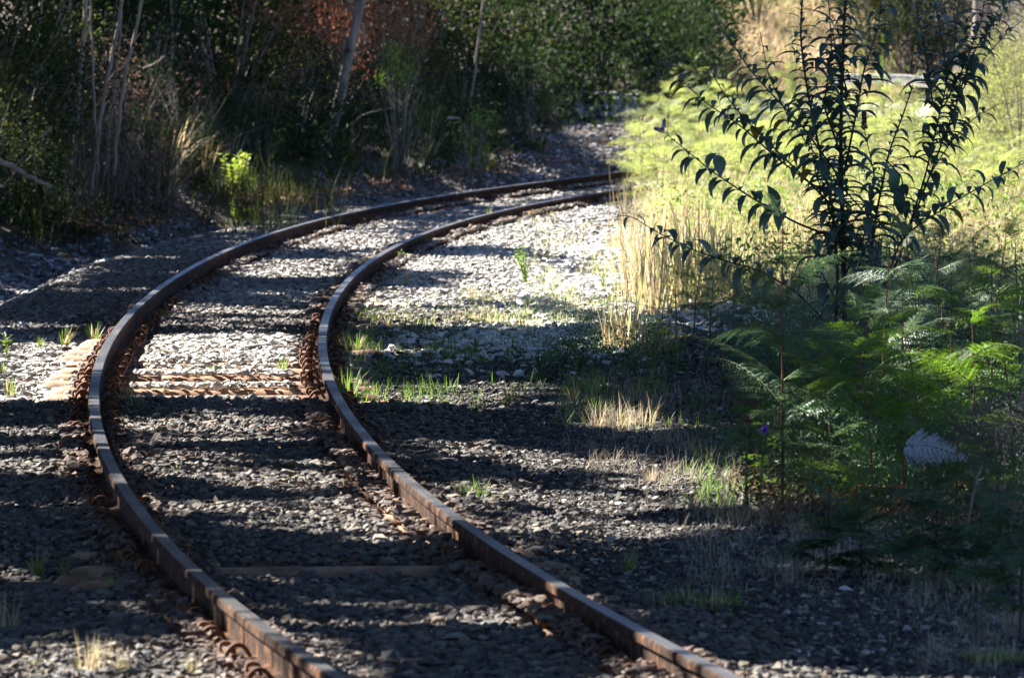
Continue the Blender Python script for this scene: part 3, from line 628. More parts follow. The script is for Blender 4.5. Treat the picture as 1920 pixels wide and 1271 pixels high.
# ------------------------------------------------------------------ the tall purple flowered shrub right of the track
BY = 37.2
budd = empty('butterfly_bush', (at(1590, 740, BY)[0], BY, float(hgt(at(1590, 740, BY)[0], BY)))); tag(budd, 'tall dark leaved shrub with drooping lance leaves rising above the shaded ferns', 'shrub'); BO = np.array(budd.location)
def branch(pts, dy, r0, r1, dens=1.0, leafL=.115, flower=None, sub=None):
    leafL *= 1.4; dens *= 1.0
    n = len(pts); Pw = np.array([at(x, y, BY + dy * k / max(1, n - 1)) for k, (x, y) in enumerate(pts)]) - BO; c = curve(Pw, 40)
    ln = np.linalg.norm(np.diff(c, axis=0), axis=1).sum(); g = Geo(); V, Fq = tube(c, np.linspace(r0, r1, 40), 6); g.add(V, Fq); b = g.obj('branch', M['dark_stem'], budd, True)
    m = max(4, int(ln / .056 * dens)); P, T, L, W = [], [], [], []; Pt, Tt, Lt, Wt = [], [], [], []; Py, Ty_, Ly, Wy = [], [], [], []; ph = random.uniform(0, 6)
    for k in range(m):
        f0 = .3 if n > 4 else .12; f = f0 + (1 - f0) * (k + random.uniform(-.2, .2)) / m; f = min(max(f, .02), .995); i = f * 39; p = np.array([np.interp(i, np.arange(40), c[:, d]) for d in range(3)]); i0 = min(38, int(i)); t = unit(c[i0 + 1] - c[i0])
        s1 = unit(np.cross(t, [.3, .9, .2])); s2 = np.cross(t, s1); ph += PI / 2 + random.uniform(-.3, .3); d = s1 * math.cos(ph) + s2 * math.sin(ph)
        for sg in (-1, 1):
            if random.random() < .2: continue
            l = leafL * (1.15 - .65 * f ** 2.2) * random.uniform(.5, 1.28); tv = d * sg + t * .55 + [0, 0, .15]
            if f > .86: Pt.append(p); Tt.append(tv + t * .5); Lt.append(l * .8); Wt.append(l * .2)
            elif random.random() < .012: Py.append(p); Ty_.append(tv); Ly.append(l); Wy.append(l * .42)
            else: P.append(p); T.append(tv); L.append(l); W.append(l * random.uniform(.27, .4))
            if random.random() < .35 * (1 - f): # small side shoot leaves
                for q in range(3): Pt.append(p + tv * .02 * q); Tt.append(tv + rng.normal(0, .4, 3) + [0, 0, .4]); Lt.append(l * .4); Wt.append(l * .1)
    g = Geo()
    for A, mi in (((P, T, L, W), 0), ((Pt, Tt, Lt, Wt), 1), ((Py, Ty_, Ly, Wy), 2)):
        if len(A[0]): V, Fq = droop_leaves(np.array(A[0]), np.array(A[1]), np.array(A[2]), np.array(A[3]), rng.uniform(1.1, 2.1, len(A[0]))); g.add(V, Fq, mi)
    g.obj('leaves', [M['budd'], M['budd_tip'], M['yellow_leaf']], b, True)
    return b, c
def spike(parent, p0, p1, r, mat, n=420):
    g = Geo(); t = rng.random(n); P = p0 + (p1 - p0) * t[:, None]; d = rng.normal(size=(n, 3)); rad = r * (1 - .55 * t) ; P = P + unit(d) * rad[:, None] * rng.uniform(.3, 1, (n, 1)); V, Fq = leaves(P, d, rng.normal(size=(n, 3)), np.full(n, .011), np.full(n, .009)); g.add(V, Fq); g.obj('flower_spike', mat, parent)
mains = [([(1588, 745), (1584, 600), (1580, 430), (1576, 260), (1580, 100), (1588, -60)], 0, .016, .006, 2.3, .125), ([(1620, 740), (1632, 560), (1634, 460), (1645, 390), (1668, 280), (1690, 225), (1712, 160)], .25, .011, .003, 1.5, .115), ([(1560, 735), (1572, 520), (1560, 380), (1536, 280), (1512, 160), (1500, 70), (1508, -60)], -.2, .010, .004, 1.8, .12)]
for a in mains: branch(*a)
for pts, dy, r0, dens, lf in [
    ([(1572, 330), (1507, 240), (1450, 180), (1407, 133), (1357, 57), (1322, 12)], .3, .006, .95, .105), ([(1574, 400), (1500, 325), (1440, 267), (1387, 213), (1350, 165), (1320, 108)], -.3, .006, .95, .11),
    ([(1570, 370), (1520, 345), (1457, 297), (1390, 237), (1323, 193), (1280, 153), (1240, 108)], .15, .006, 1.0, .105), ([(1576, 450), (1497, 420), (1447, 393), (1403, 367), (1337, 323), (1280, 277), (1243, 246)], -.25, .007, .95, .115),
    ([(1586, 640), (1490, 545), (1421, 505), (1379, 495), (1296, 468), (1233, 436), (1177, 401), (1150, 408)], -.35, .006, .85, .105), ([(1582, 330), (1600, 240), (1620, 130), (1648, 50), (1655, -50)], .2, .007, 1.3, .115),
    ([(1580, 300), (1545, 200), (1560, 90), (1550, -40)], -.2, .006, 1.3, .115), ([(1584, 480), (1560, 400), (1530, 330), (1518, 250)], -.35, .005, 1.2, .12), ([(1582, 520), (1622, 440), (1640, 330), (1620, 240)], -.35, .006, 1.2, .12),
    ([(1590, 640), (1680, 500), (1710, 415), (1747, 320), (1780, 230), (1807, 160), (1870, 80), (1920, 35)], .3, .008, 1.2, .12), ([(1745, 325), (1782, 268), (1826, 222), (1872, 196)], -.2, .004, 1.1, .1),
    ([(1620, 650), (1690, 445), (1740, 410), (1800, 372), (1860, 338), (1925, 303), (1975, 280)], -.3, .006, .8, .1), ([(1700, 440), (1735, 330), (1765, 200), (1790, 90), (1800, -40)], .35, .006, 1.7, .11), ([(1770, 200), (1810, 120), (1840, 40), (1852, -40)], .1, .005, 2.0, .1), ([(1800, 170), (1830, 90), (1880, 20), (1900, -30)], .2, .005, 1.8, .1), ([(1750, 200), (1735, 100), (1720, 20), (1710, -30)], .2, .005, 1.4, .1),
    ([(1775, 160), (1768, 80), (1752, 0), (1750, -40)], .0, .005, 1.4, .1), ([(1640, 420), (1560, 330), (1480, 225), (1440, 140), (1425, 60)], .4, .005, .9, .1), ([(1660, 300), (1690, 330), (1700, 400), (1690, 450)], .1, .004, 1.1, .1), ([(1590, 180), (1560, 60), (1610, -40)], .1, .005, 1.5, .11), ([(1588, 560), (1640, 500), (1650, 440)], -.4, .005, 1.4, .12), ([(1586, 600), (1540, 510), (1530, 440)], -.4, .005, 1.4, .12)]:
    b, c = branch(pts, dy, r0, .0018, dens, lf)
    if pts[-1] == (1243, 246):
        for dv in ((-.04, 0, .012), (.008, 0, .055)): spike(b, c[-1], c[-1] + np.array(dv), .0065, M['flower'], 90)
    if pts[-1] == (1620, 240): spike(b, c[-1], c[-1] + np.array([.0, 0, .08]), .012, M['flower_dead'], 300)
    if pts[-1] == (1712, 160): spike(b, c[-1], c[-1] + np.array([.02, 0, .07]), .012, M['flower_dead'], 300)

# ------------------------------------------------------------------ bracken in the shade right of the track
def fern_px(px, py, hp, **kw): p = hit(px, py); return bracken(p, 1.1 * hp * p[1] / F, **kw)
front, mid, back = [], [], []
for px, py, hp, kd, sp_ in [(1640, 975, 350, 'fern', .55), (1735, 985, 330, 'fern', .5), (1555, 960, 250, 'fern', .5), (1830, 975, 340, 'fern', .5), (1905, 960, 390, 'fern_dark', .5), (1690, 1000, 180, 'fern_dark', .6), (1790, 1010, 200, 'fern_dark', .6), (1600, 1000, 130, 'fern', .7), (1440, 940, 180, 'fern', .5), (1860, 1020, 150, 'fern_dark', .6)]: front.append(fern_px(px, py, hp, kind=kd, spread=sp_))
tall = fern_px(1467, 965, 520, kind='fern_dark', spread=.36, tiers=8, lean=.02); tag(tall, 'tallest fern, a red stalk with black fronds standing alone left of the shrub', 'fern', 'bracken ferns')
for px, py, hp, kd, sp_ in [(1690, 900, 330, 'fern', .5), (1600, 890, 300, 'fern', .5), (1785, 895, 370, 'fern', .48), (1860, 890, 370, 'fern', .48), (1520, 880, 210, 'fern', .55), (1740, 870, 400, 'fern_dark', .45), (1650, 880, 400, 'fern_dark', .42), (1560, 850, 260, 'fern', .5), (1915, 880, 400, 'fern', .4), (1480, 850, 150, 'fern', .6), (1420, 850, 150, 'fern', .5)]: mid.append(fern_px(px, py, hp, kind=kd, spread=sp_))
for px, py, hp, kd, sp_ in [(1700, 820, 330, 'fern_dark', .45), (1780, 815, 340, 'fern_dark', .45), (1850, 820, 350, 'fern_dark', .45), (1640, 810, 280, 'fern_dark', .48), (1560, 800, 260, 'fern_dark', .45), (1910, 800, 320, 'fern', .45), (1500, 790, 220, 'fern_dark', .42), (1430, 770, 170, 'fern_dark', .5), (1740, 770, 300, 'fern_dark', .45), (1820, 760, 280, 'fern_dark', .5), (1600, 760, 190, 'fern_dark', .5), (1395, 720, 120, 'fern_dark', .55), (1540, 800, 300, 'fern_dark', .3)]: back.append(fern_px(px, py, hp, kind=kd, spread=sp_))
for L_, tx in ((front, 'front-row green'), (mid, 'middle-row green'), (back, 'back-row dark')):
    for o in L_: tag(o, None, 'fern', 'bracken ferns')
    ordinals(L_, tx + ' fern of the shaded clump under the tall shrub, {}')
sap = []
for px, py, hp, sp_ in [(1548, 1088, 165, .8), (1616, 1085, 135, .8), (1732, 1104, 205, .75), (1752, 1096, 160, .8), (1912, 1205, 300, .62), (1880, 1110, 200, .75)]:
    o = fern_px(px, py, hp, kind='sapling', stalk='dark_stem', spread=sp_ * .85, tiers=4, lean=.05); sap.append(tag(o, None, 'fern', 'young bracken ferns at the gravel edge'))
ordinals(sap, 'small dark fern on a bare stalk at the near gravel edge, {}')
o = fern_px(1755, 840, 200, kind='fern_dead', spread=.5, tiers=2); tag(o, 'dead rust brown fern among the green ferns of the shaded clump', 'fern', 'bracken ferns')
def bleached(px, py, ptop, L, angs, label):
    p = hit(px, py); t = empty('bracken_fern', p); h = p[1] / F * (py - ptop); g = Geo(); V, Fq = tube(curve([(0, 0, -.02), (.01, 0, h * .5), (.0, -.02, h)], 8), np.linspace(.005, .003, 8), 5); g.add(V, Fq); g.obj('stem', M['red_stalk'], t, True)
    for a, tx in angs: link('frond', FR['fern_grey'][0], t, (0, -.02, h), (tx, .1, a), L)
    return tag(t, label, 'fern', 'bracken ferns')
bleached(1690, 1010, 838, .27, [(.1, 1.0), (-.35, .75)], 'bleached bluish white dead fern frond hanging over the shaded front ferns')
dk = []
for px, py, hp in [(1270, 650, 110), (1330, 655, 130), (1375, 650, 110), (1300, 640, 140), (1240, 640, 90), (1360, 690, 90)]:
    p = hit(px, py); dk.append(bracken(p, hp * p[1] / F, 'fern_dark', 'dark_stem', .6, 3))
for o in dk: tag(o, None, 'fern', 'low dark ferns behind the gravel heap')
ordinals(dk, 'low dark fern behind the gravel heap, {}')
# sunlit bracken of the field behind the shrub
fld = []
SIMPLE = {}
for k in range(4):
    tmp = bracken((0, 0, 0), 1.0, 'fern_lit', 'green_stalk', .55, 4); bpy.context.view_layer.update(); g = Geo()
    for ch in tmp.children:
        if ch.name.startswith('frond'):
            me = ch.data; V = np.empty(len(me.vertices) * 3); me.vertices.foreach_get('co', V); V = V.reshape(-1, 3); Mx = np.array(ch.matrix_local); V = V @ Mx[:3, :3].T + Mx[:3, 3]
            q = np.array([p.vertices[:] for p in me.polygons if len(p.vertices) == 3]); g.add(V, q)
    SIMPLE[k] = g.mesh('foliage', M['fern_lit'])
    for ch in list(tmp.children): bpy.data.objects.remove(ch)
    bpy.data.objects.remove(tmp)
stm = Geo(); V, Fq = tube(curve([(0, 0, -.05), (.02, 0, .5), (.05, .02, .95)], 8), np.linspace(.008, .003, 8), 4); stm.add(V, Fq); stm = stm.mesh('stem', M['green_stalk'])
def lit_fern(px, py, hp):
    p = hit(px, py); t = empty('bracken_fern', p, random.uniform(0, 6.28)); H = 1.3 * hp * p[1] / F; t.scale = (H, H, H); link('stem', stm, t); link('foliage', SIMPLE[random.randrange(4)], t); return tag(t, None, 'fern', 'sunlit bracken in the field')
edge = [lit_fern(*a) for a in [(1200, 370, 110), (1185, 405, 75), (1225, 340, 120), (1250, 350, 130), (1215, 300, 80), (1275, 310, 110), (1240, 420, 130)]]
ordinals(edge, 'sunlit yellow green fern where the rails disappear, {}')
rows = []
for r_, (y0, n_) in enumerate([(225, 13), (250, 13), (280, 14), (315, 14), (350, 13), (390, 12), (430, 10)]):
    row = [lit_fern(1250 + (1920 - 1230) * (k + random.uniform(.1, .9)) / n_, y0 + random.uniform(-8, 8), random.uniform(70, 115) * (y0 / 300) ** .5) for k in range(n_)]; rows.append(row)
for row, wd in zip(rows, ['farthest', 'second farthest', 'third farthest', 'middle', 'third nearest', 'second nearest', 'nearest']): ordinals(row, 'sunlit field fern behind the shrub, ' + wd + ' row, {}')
dd_ = [tag(fern_px(x, y, h, kind='fern_dead', spread=.55, tiers=3), None, 'fern', 'dead ferns in the field') for x, y, h in [(1430, 480, 80), (1400, 470, 60), (1385, 345, 45), (1460, 490, 60), (1885, 380, 60)]]
ordinals(dd_, 'dead rust coloured fern in the sunlit field behind the shrub, {}')

# ------------------------------------------------------------------ grass, weeds and other small plants
weed(985, 535, 75, 9, .035, M['bush3'], 'bright green leafy weed alone on the sunlit pale gravel'); weed(1130, 540, 60, 4, .035, M['bush3'], 'thin pale green weed on the gravel right of the bright leafy one', spreadk=.2)
weed(742, 500, 32, 12, .03, M['bush3'], 'low green weed beside the right rail in the upper bend', spreadk=.9); weed(12, 668, 45, 4, .03, M['bush3'], 'small bright green plant at the left edge beside the sunlit gravel')
weed(448, 428, 140, 34, .075, M['shrub_lit'], 'bright green sunlit shrub against the dark wood left of the track', 'shrub', 'small_shrub', 1.2, 'bark', .32)
weed(950, 420, 26, 6, .012, M['dry'], 'low weed with beige seed heads beyond the right rail', flower=(M['dry'], 6, .02)); weed(1000, 425, 30, 6, .012, M['dry'], 'beige seeding weed right of the broad grass tuft', flower=(M['dry'], 6, .02)); weed(1035, 425, 28, 5, .012, M['dry'], 'beige seeding weed farthest right beyond the right rail', flower=(M['dry'], 5, .02))
weed(1400, 975, 205, 3, .05, M['fern_dark'], 'tall thistle with brown and purple heads at the gravel edge', 'thistle', 'thistle', .9, 'green_stalk', .12, (M['flower_dead'], 2, .03))
weed(1425, 978, 175, 2, .05, M['fern_dark'], 'thistle with one violet flower head right of the brown one', 'thistle', 'thistle', .8, 'green_stalk', .06, (M['thistle'], 1, .026))
weed(1225, 690, 95, 5, .03, M['fern'], 'weed with small yellow flowers in the golden grass', 'weed', 'flowering_weed', .8, 'green_stalk', .3, (M['yellow_flower'], 4, .016)); weed(1270, 700, 85, 5, .03, M['fern'], 'second yellow flowered weed just left of the gravel heap', 'weed', 'flowering_weed', .8, 'green_stalk', .3, (M['yellow_flower'], 3, .016))
for i_, (x, y, h) in enumerate([(1010, 700, 45), (1060, 690, 50), (1090, 700, 60), (1030, 720, 40)]): weed(x, y, h, 9, .022, M['bush2'], ['leftmost', 'second from the left', 'rightmost', 'lowest'][i_] + ' of the low dark green weeds left of the golden grass', dens=1.2, spreadk=.8)
GR = 'green grass tufts along the track'; gl, gi, gr2 = [], [], []
for x, y, h in [(122, 645, 42), (178, 640, 40), (160, 632, 24), (70, 1078, 60), (120, 1080, 40), (75, 650, 24), (20, 742, 40), (5, 700, 30)]: gl.append(grass('green', x, y, h, None, GR))
for x, y, h in [(300, 612, 40), (325, 612, 30), (362, 552, 28), (390, 632, 22), (478, 588, 22), (528, 698, 36), (395, 700, 18), (247, 775, 60), (262, 780, 40), (292, 856, 34), (265, 902, 26), (328, 895, 24), (424, 938, 16), (340, 842, 16), (200, 1250, 40), (450, 800, 16), (560, 560, 14), (520, 470, 14)]: gi.append(grass('green', x, y, h, None, GR))
for x, y, h in [(652, 668, 50), (668, 660, 45), (690, 650, 40), (655, 752, 70), (668, 772, 42), (700, 775, 30), (720, 700, 40), (780, 770, 30), (830, 765, 32), (960, 758, 48), (945, 765, 30), (840, 672, 40), (1178, 1072, 55), (1066, 1092, 30), (900, 950, 60), (870, 945, 55), (930, 955, 40), (1080, 755, 60), (1110, 745, 50), (1020, 995, 20), (700, 610, 40), (670, 590, 45)]: gr2.append(grass('green', x, y, h, None, GR))
ordinals(gl, 'green grass tuft on the stones outside the left rail, {}'); ordinals(gi, 'green grass tuft between the rails, {}'); ordinals(gr2, 'green grass tuft right of the right rail, {}')
grass('blade', 918, 424, 42, 'broad bladed pale green tuft at the foot of the right rail far around the bend', GR)
grass('low', 250, 1108, 120, 'low mossy green patch outside the left rail in the foreground', 'low green patches'); grass('low', 330, 1098, 90, 'low green patch touching the left rail in the foreground', 'low green patches'); grass('low', 1300, 1150, 190, 'low green patch on the dark gravel right of the right rail', 'low green patches'); grass('low', 1860, 1245, 120, 'low green patch at the lower right corner', 'low green patches')
dg = [grass('dry', x, y, h, None, 'dry grass tufts at the gravel edge') for x, y, h in [(890, 606, 34), (905, 600, 40), (1120, 800, 70), (1160, 805, 75), (1205, 800, 70), (1250, 830, 70), (1290, 850, 60), (1330, 880, 60), (1300, 962, 60), (1345, 970, 70), (1390, 985, 60), (1440, 990, 60), (1500, 1000, 60), (1480, 1085, 50), (1500, 1080, 55), (1585, 1060, 55), (1650, 1075, 60), (1690, 1090, 60), (1800, 1095, 70), (1850, 1110, 70), (860, 610, 30), (1000, 750, 30), (1060, 770, 50), (1220, 905, 40), (1260, 960, 45), (1180, 760, 60), (1230, 770, 60), (1760, 1110, 60), (1900, 1170, 70)]]
for i_ in range(0, len(dg), 10): pass
dg.sort(key=lambda o: o.location.y); n3 = len(dg) // 3
ordinals(dg[:n3], 'dry straw tuft near the small young ferns, {}'); ordinals(dg[n3:2 * n3], 'dry straw tuft along the gravel edge left of the thistle, {}'); ordinals(dg[2 * n3:], 'dry straw tuft on the gravel below the golden grass, {}')
fg = [grass('wisp', x, y, h, None, 'dead grass stalks in the near left corner') for x, y, h in [(10, 1200, 90), (165, 1280, 110), (185, 1262, 70), (225, 1275, 70), (355, 1285, 60), (60, 1270, 50)]]
ordinals(fg, 'blurred dead grass stalks in the near left corner, {}')
gg = [grass('wisp', x, y, h, None, 'golden grass clumps') for x, y, h in [(1142, 650, 90), (1160, 660, 130), (1180, 655, 120), (1196, 665, 100), (1225, 670, 110), (1255, 665, 100), (1215, 590, 160), (1250, 575, 190), (1290, 570, 200), (1325, 560, 180), (1205, 520, 170), (1355, 560, 170), (1265, 520, 160), (1310, 500, 170), (880, 570, 55), (905, 575, 45), (760, 545, 45), (1180, 560, 120), (1150, 470, 60)]]
gg.sort(key=lambda o: o.location.y); ordinals(gg[:10], 'golden grass clump left of the ferns, nearer ones, {}'); ordinals(gg[10:], 'golden grass clump left of the ferns, farther ones, {}')

def stuff_grass(name, label, polys, n, H, W, mat, seed, lean=.5, bend=.8, mats=None):
    rg = np.random.default_rng(seed); ar = np.array([abs((x1 - x0) * (y1 - y0)) for x0, y0, x1, y1 in polys], float); k = rg.choice(len(polys), n, p=ar / ar.sum()); Q = np.array(polys, float)[k]
    px = Q[:, 0] + (Q[:, 2] - Q[:, 0]) * rg.random(n) + rg.normal(0, 22, n); py = rg.normal(0, 8, n) + Q[:, 1] + (Q[:, 3] - Q[:, 1]) * rg.random(n)
    c = vnoise(px * .03, py * .06, seed) ; kk = rg.random(n) < smooth(.25, .6, c); px, py = px[kk], py[kk]; X, Y, Z = hitv(px, py); m = len(X)
    V, Fq = blades(np.stack([X, Y, Z - .01], 1), rg.uniform(0, 2 * PI, m), H * rg.uniform(.35, 1.1, m), W * rg.uniform(.6, 1.4, m), np.abs(rg.normal(0, lean, m)), np.abs(rg.normal(0, bend, m)), 3); g = Geo(); g.add(V, Fq); return tag(g.obj(name, mat), label, kind='stuff')
stuff_grass('dry_grass', 'fine dry grass covering the edge between gravel and ferns', [(1080, 720, 1420, 900), (1220, 880, 1560, 980), (1300, 980, 1920, 1115), (1700, 1100, 1920, 1260), (1100, 640, 1320, 720)], 15000, .095, .0022, M['straw'], 1, .85, 1.2)
stuff_grass('green_grass', 'thin green grass in the dappled strip left of the ferns', [(820, 560, 1250, 680), (1000, 630, 1260, 740), (640, 560, 900, 780), (1050, 720, 1300, 800), (1300, 760, 1500, 960)], 12000, .09, .0045, M['grass'], 2, .5, .8)
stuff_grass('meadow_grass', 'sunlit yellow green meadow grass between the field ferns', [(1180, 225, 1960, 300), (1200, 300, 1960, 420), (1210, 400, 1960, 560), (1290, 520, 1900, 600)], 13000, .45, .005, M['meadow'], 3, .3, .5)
stuff_grass('straw_stalks', 'standing straw coloured stalks in the sunlit field', [(1170, 390, 1420, 560), (1200, 240, 1950, 330), (1230, 330, 1950, 540)], 7000, .5, .004, M['dry'], 4, .15, .3)
stuff_grass('verge_grass', 'yellow green grass on the far gravel flat', [(770, 425, 1190, 460), (930, 395, 1190, 440), (1000, 450, 1220, 580), (700, 560, 1180, 620)], 14000, .09, .006, M['meadow'], 6, .6, .8)
stuff_grass('understorey_grass', 'dark sedge and grass under the edge of the wood', [(-40, 330, 620, 450), (-40, 420, 200, 470), (500, 300, 900, 335), (300, 290, 950, 325)], 9000, .45, .008, M['bush2'], 5, .5, .9)
def herbs(name, label, polys, n, H, L, mat, seed, dens=.3):
    rg = np.random.default_rng(seed); ar = np.array([abs((x1 - x0) * (y1 - y0)) for x0, y0, x1, y1 in polys], float); k = rg.choice(len(polys), n, p=ar / ar.sum()); Q = np.array(polys, float)[k]
    px = Q[:, 0] + (Q[:, 2] - Q[:, 0]) * rg.random(n) + rg.normal(0, 16, n); py = Q[:, 1] + (Q[:, 3] - Q[:, 1]) * rg.random(n) + rg.normal(0, 6, n); X, Y, Z = hitv(px, py); c = vnoise(X * 1.7, Y * .8, seed); h = H * rg.random(n) ** 1.2 * smooth(dens - .15, dens + .35, c); kk = c > dens - .1; X, Y, Z, h = X[kk], Y[kk], Z[kk], h[kk]; m = len(X)
    V, Fq = leaves(np.stack([X, Y, Z + h], 1), rg.normal(size=(m, 3)) + [0, 0, .3], rg.normal(size=(m, 3)) * .8 + [0, -.2, .8], L * rg.uniform(.5, 1.3, m), L * .3 * rg.uniform(.6, 1.4, m)); g = Geo(); g.add(V, Fq); return tag(g.obj(name, mat), label, kind='stuff')
herbs('meadow_herbs', 'low sunlit leafy growth filling the field between the ferns', [(1235, 225, 1960, 330), (1225, 300, 1960, 480), (1260, 420, 1960, 580)], 36000, .42, .055, M['fern_lit'], 51, .42)
herbs('field_greenery', 'fresh green leafy patches in the sunlit field', [(1235, 225, 1960, 330), (1225, 300, 1960, 480), (1260, 420, 1960, 580)], 30000, .5, .055, M['fern'], 58, .42)
herbs('field_scrub', 'taller pale scrub in the sunlit field', [(1400, 215, 1960, 300), (1500, 300, 1960, 420)], 16000, .8, .05, M['bush_lit'], 59, .5)
herbs('field_straw', 'straw coloured dead growth in the sunlit field', [(1205, 300, 1960, 480), (1290, 420, 1960, 580)], 26000, .4, .05, M['dry'], 52, .35)
herbs('fern_understorey', 'dark leafy growth and dead stalks under the shaded ferns', [(1440, 700, 1960, 960), (1380, 640, 1960, 800), (1600, 880, 1960, 970)], 46000, .34, .035, M['fern_dark'], 53, .15)
herbs('verge_clumps', 'low dark green clumps on the dappled verge left of the golden grass', [(1010, 610, 1260, 700)], 3600, .2, .03, M['fern_dark'], 61, .45)
stuff_grass('dead_twigs', 'tangle of thin dead twigs and stalks between the thin trunks', [(-40, 320, 300, 410)], 1300, 1.5, .008, M['twig'], 62, .45, 1.0)
herbs('clump_litter', 'brown dead fern litter under the shaded clump', [(1400, 700, 1960, 990)], 12000, .14, .04, M['litter'], 54, .2)
herbs('wood_understorey', 'dark leafy growth under the bushes of the wood', [(-60, 290, 640, 345), (-60, 340, 130, 430), (500, 270, 1000, 312)], 40000, .6, .06, M['bush'], 55, .25)
herbs('dead_bracken', 'brown dead growth hanging among the thin trunks', [(-60, 300, 420, 400)], 8000, 1.4, .06, M['litter'], 56, .35)
n = 16000; Y = rng.uniform(126, 142, n); X = rng.uniform(.026, .052, n) * Y; g = Geo(); V, Fq = blades(np.stack([X, Y, hgt(X, Y) - .01], 1), rng.uniform(0, 2 * PI, n), rng.uniform(.1, .4, n), np.full(n, .014), np.abs(rng.normal(0, .5, n)), np.abs(rng.normal(0, .8, n)), 3); g.add(V, Fq); tag(g.obj('bank_grass', M['dry']), 'sunlit straw coloured grass on the bank behind the road', kind='stuff')
# litter of dead leaves and twigs under the wood
n = 9000; px = rng.uniform(-40, 1150, n); py = np.interp(px, [0, 250, 420, 600, 900, 1150], [470, 410, 390, 345, 312, 270]) + rng.normal(0, 26, n); X, Y, Z = hitv(px, py); g = Geo(); V, Fq = leaves(np.stack([X, Y, Z + .01], 1), rng.normal(size=(n, 3)) * [1, 1, .35], rng.normal(size=(n, 3)) * .4 + [0, 0, 1], rng.uniform(.03, .1, n), rng.uniform(.008, .03, n)); g.add(V, Fq); tag(g.obj('leaf_litter', M['litter']), 'dead leaves and twigs on the ground under the wood', kind='stuff')

# ------------------------------------------------------------------ sticks, stones and stems
def pxs(l, Y): return [at(x, y, Y) for x, y in l]
stick('stick', pxs([(1790, 1092), (1812, 990), (1828, 910), (1842, 872)], 25.6), .006, .004, M['bark'], 'thin pale forked stick leaning upright among the young ferns', 'stick', wob=.002)
stick('stem', pxs([(1915, 860), (1916, 720), (1917, 585)], 30), .008, .005, M['pale_bark'], 'thin pale upright stake at the right edge among ferns', 'stem', wob=.002)['category'] = 'stake'
bpy.data.objects['stem' if 'stem' in bpy.data.objects and bpy.data.objects['stem'].parent is None else [o.name for o in bpy.data.objects if o.name.startswith('stem') and o.parent is None][-1]].name = 'stake'
stick('fallen_branch', [hit(1395, 962) + [0, 0, .02], hit(1450, 975) + [0, 0, .02], hit(1530, 990) + [0, 0, .03]], .012, .006, M['pale_bark'], 'fallen pale branch on the ground below the thistle', 'branch', wob=.004)
stick('dead_twig', pxs([(1525, 868), (1600, 866), (1640, 871)], 29), .003, .002, M['dry'], 'thin straw twig lying level across the front ferns', 'twig')
for lab, l, Y, r, m in [('long fallen branch sloping down at the left edge of the wood', [(-10, 298), (40, 322), (95, 352)], 62, .028, 'bark'), ('long arching dead branch spanning the thin trunks at upper left', [(15, 170), (60, 132), (150, 113), (200, 113), (262, 133)], 74, .018, 'bark'), ('short dead branch tilted up right of the arching one', [(262, 133), (290, 120), (312, 106)], 75, .014, 'bark'), ('dead branch crossing the palest thin trunk low down', [(126, 235), (155, 205), (182, 178)], 70, .014, 'pale_bark'), ('grey branch poking out low at the far left edge', [(-5, 190), (40, 190), (85, 195)], 70, .014, 'bark'), ('stub of a broken pale branch at the far left', [(78, 262), (88, 248), (98, 236)], 66, .02, 'pale_bark'), ('broken reddish stick slanting in the dark undergrowth', [(352, 172), (366, 160), (380, 147)], 80, .018, 'bark'), ('bare twig rising from the undergrowth left of the pale stone', [(640, 248), (680, 215), (740, 200)], 82, .01, 'bark')]: stick('dead_branch', pxs(l, Y), r, r * .5, M[m], lab, 'branch', wob=.006)
def rockthing(name, p, r, mat, label, fl=(1, 1, .7)):
    V, Fc = ROCKS[random.randrange(len(ROCKS))]; g = Geo(); g.add(V * r * np.array(fl), Fc); o = g.obj(name, mat); o.location = p; o.rotation_euler.z = random.uniform(0, 6); return tag(o, label, 'stone')
rockthing('pale_stone', at(848, 222, 84), .09, M['white_stone'], 'pale flat stone in the dark undergrowth beyond the bend', (1.3, .8, .5))
for x, y, r, lab in [(290, 905, .035, 'upright pale stone leaning on another between the rails'), (305, 893, .04, 'largest grey stone between the rails in the shade'), (1170, 1207, .025, 'white stone lying right beside the right rail in the foreground'), (1500, 1240, .05, 'flat bluish pale stone on the dark gravel lower right'), (1590, 1112, .03, 'buff stone at the foot of the young ferns'), (530, 1168, .02, 'bright white chip between the rails in the foreground'), (285, 1125, .03, 'pale flat stone in the low green patch outside the left rail'), (395, 800, .028, 'brown stone beside the inner side of the left rail'), (700, 1140, .02, 'pale chip between the rails near the right rail'), (1165, 950, .03, 'pale stone in the sunlit gravel strip right of the rail')]: rockthing('stone', hit(x, y) + [0, 0, r * .4], r, M['white_stone'], lab, (1.2, .9, .6))
# seed-headed dark shrub at the right edge
t = bush('fine', hit(1880, 1010), .33, 'dark brown seeding shrub at the right edge above the young ferns', None, 'seeding_shrub', 'shrub'); [c for c in t.children if c.name.startswith('foliage')][0].data = bush_meshes(M['seed'], .6, 1.5, 24, 4200, .04, 199, .3, .0, .55)[1]

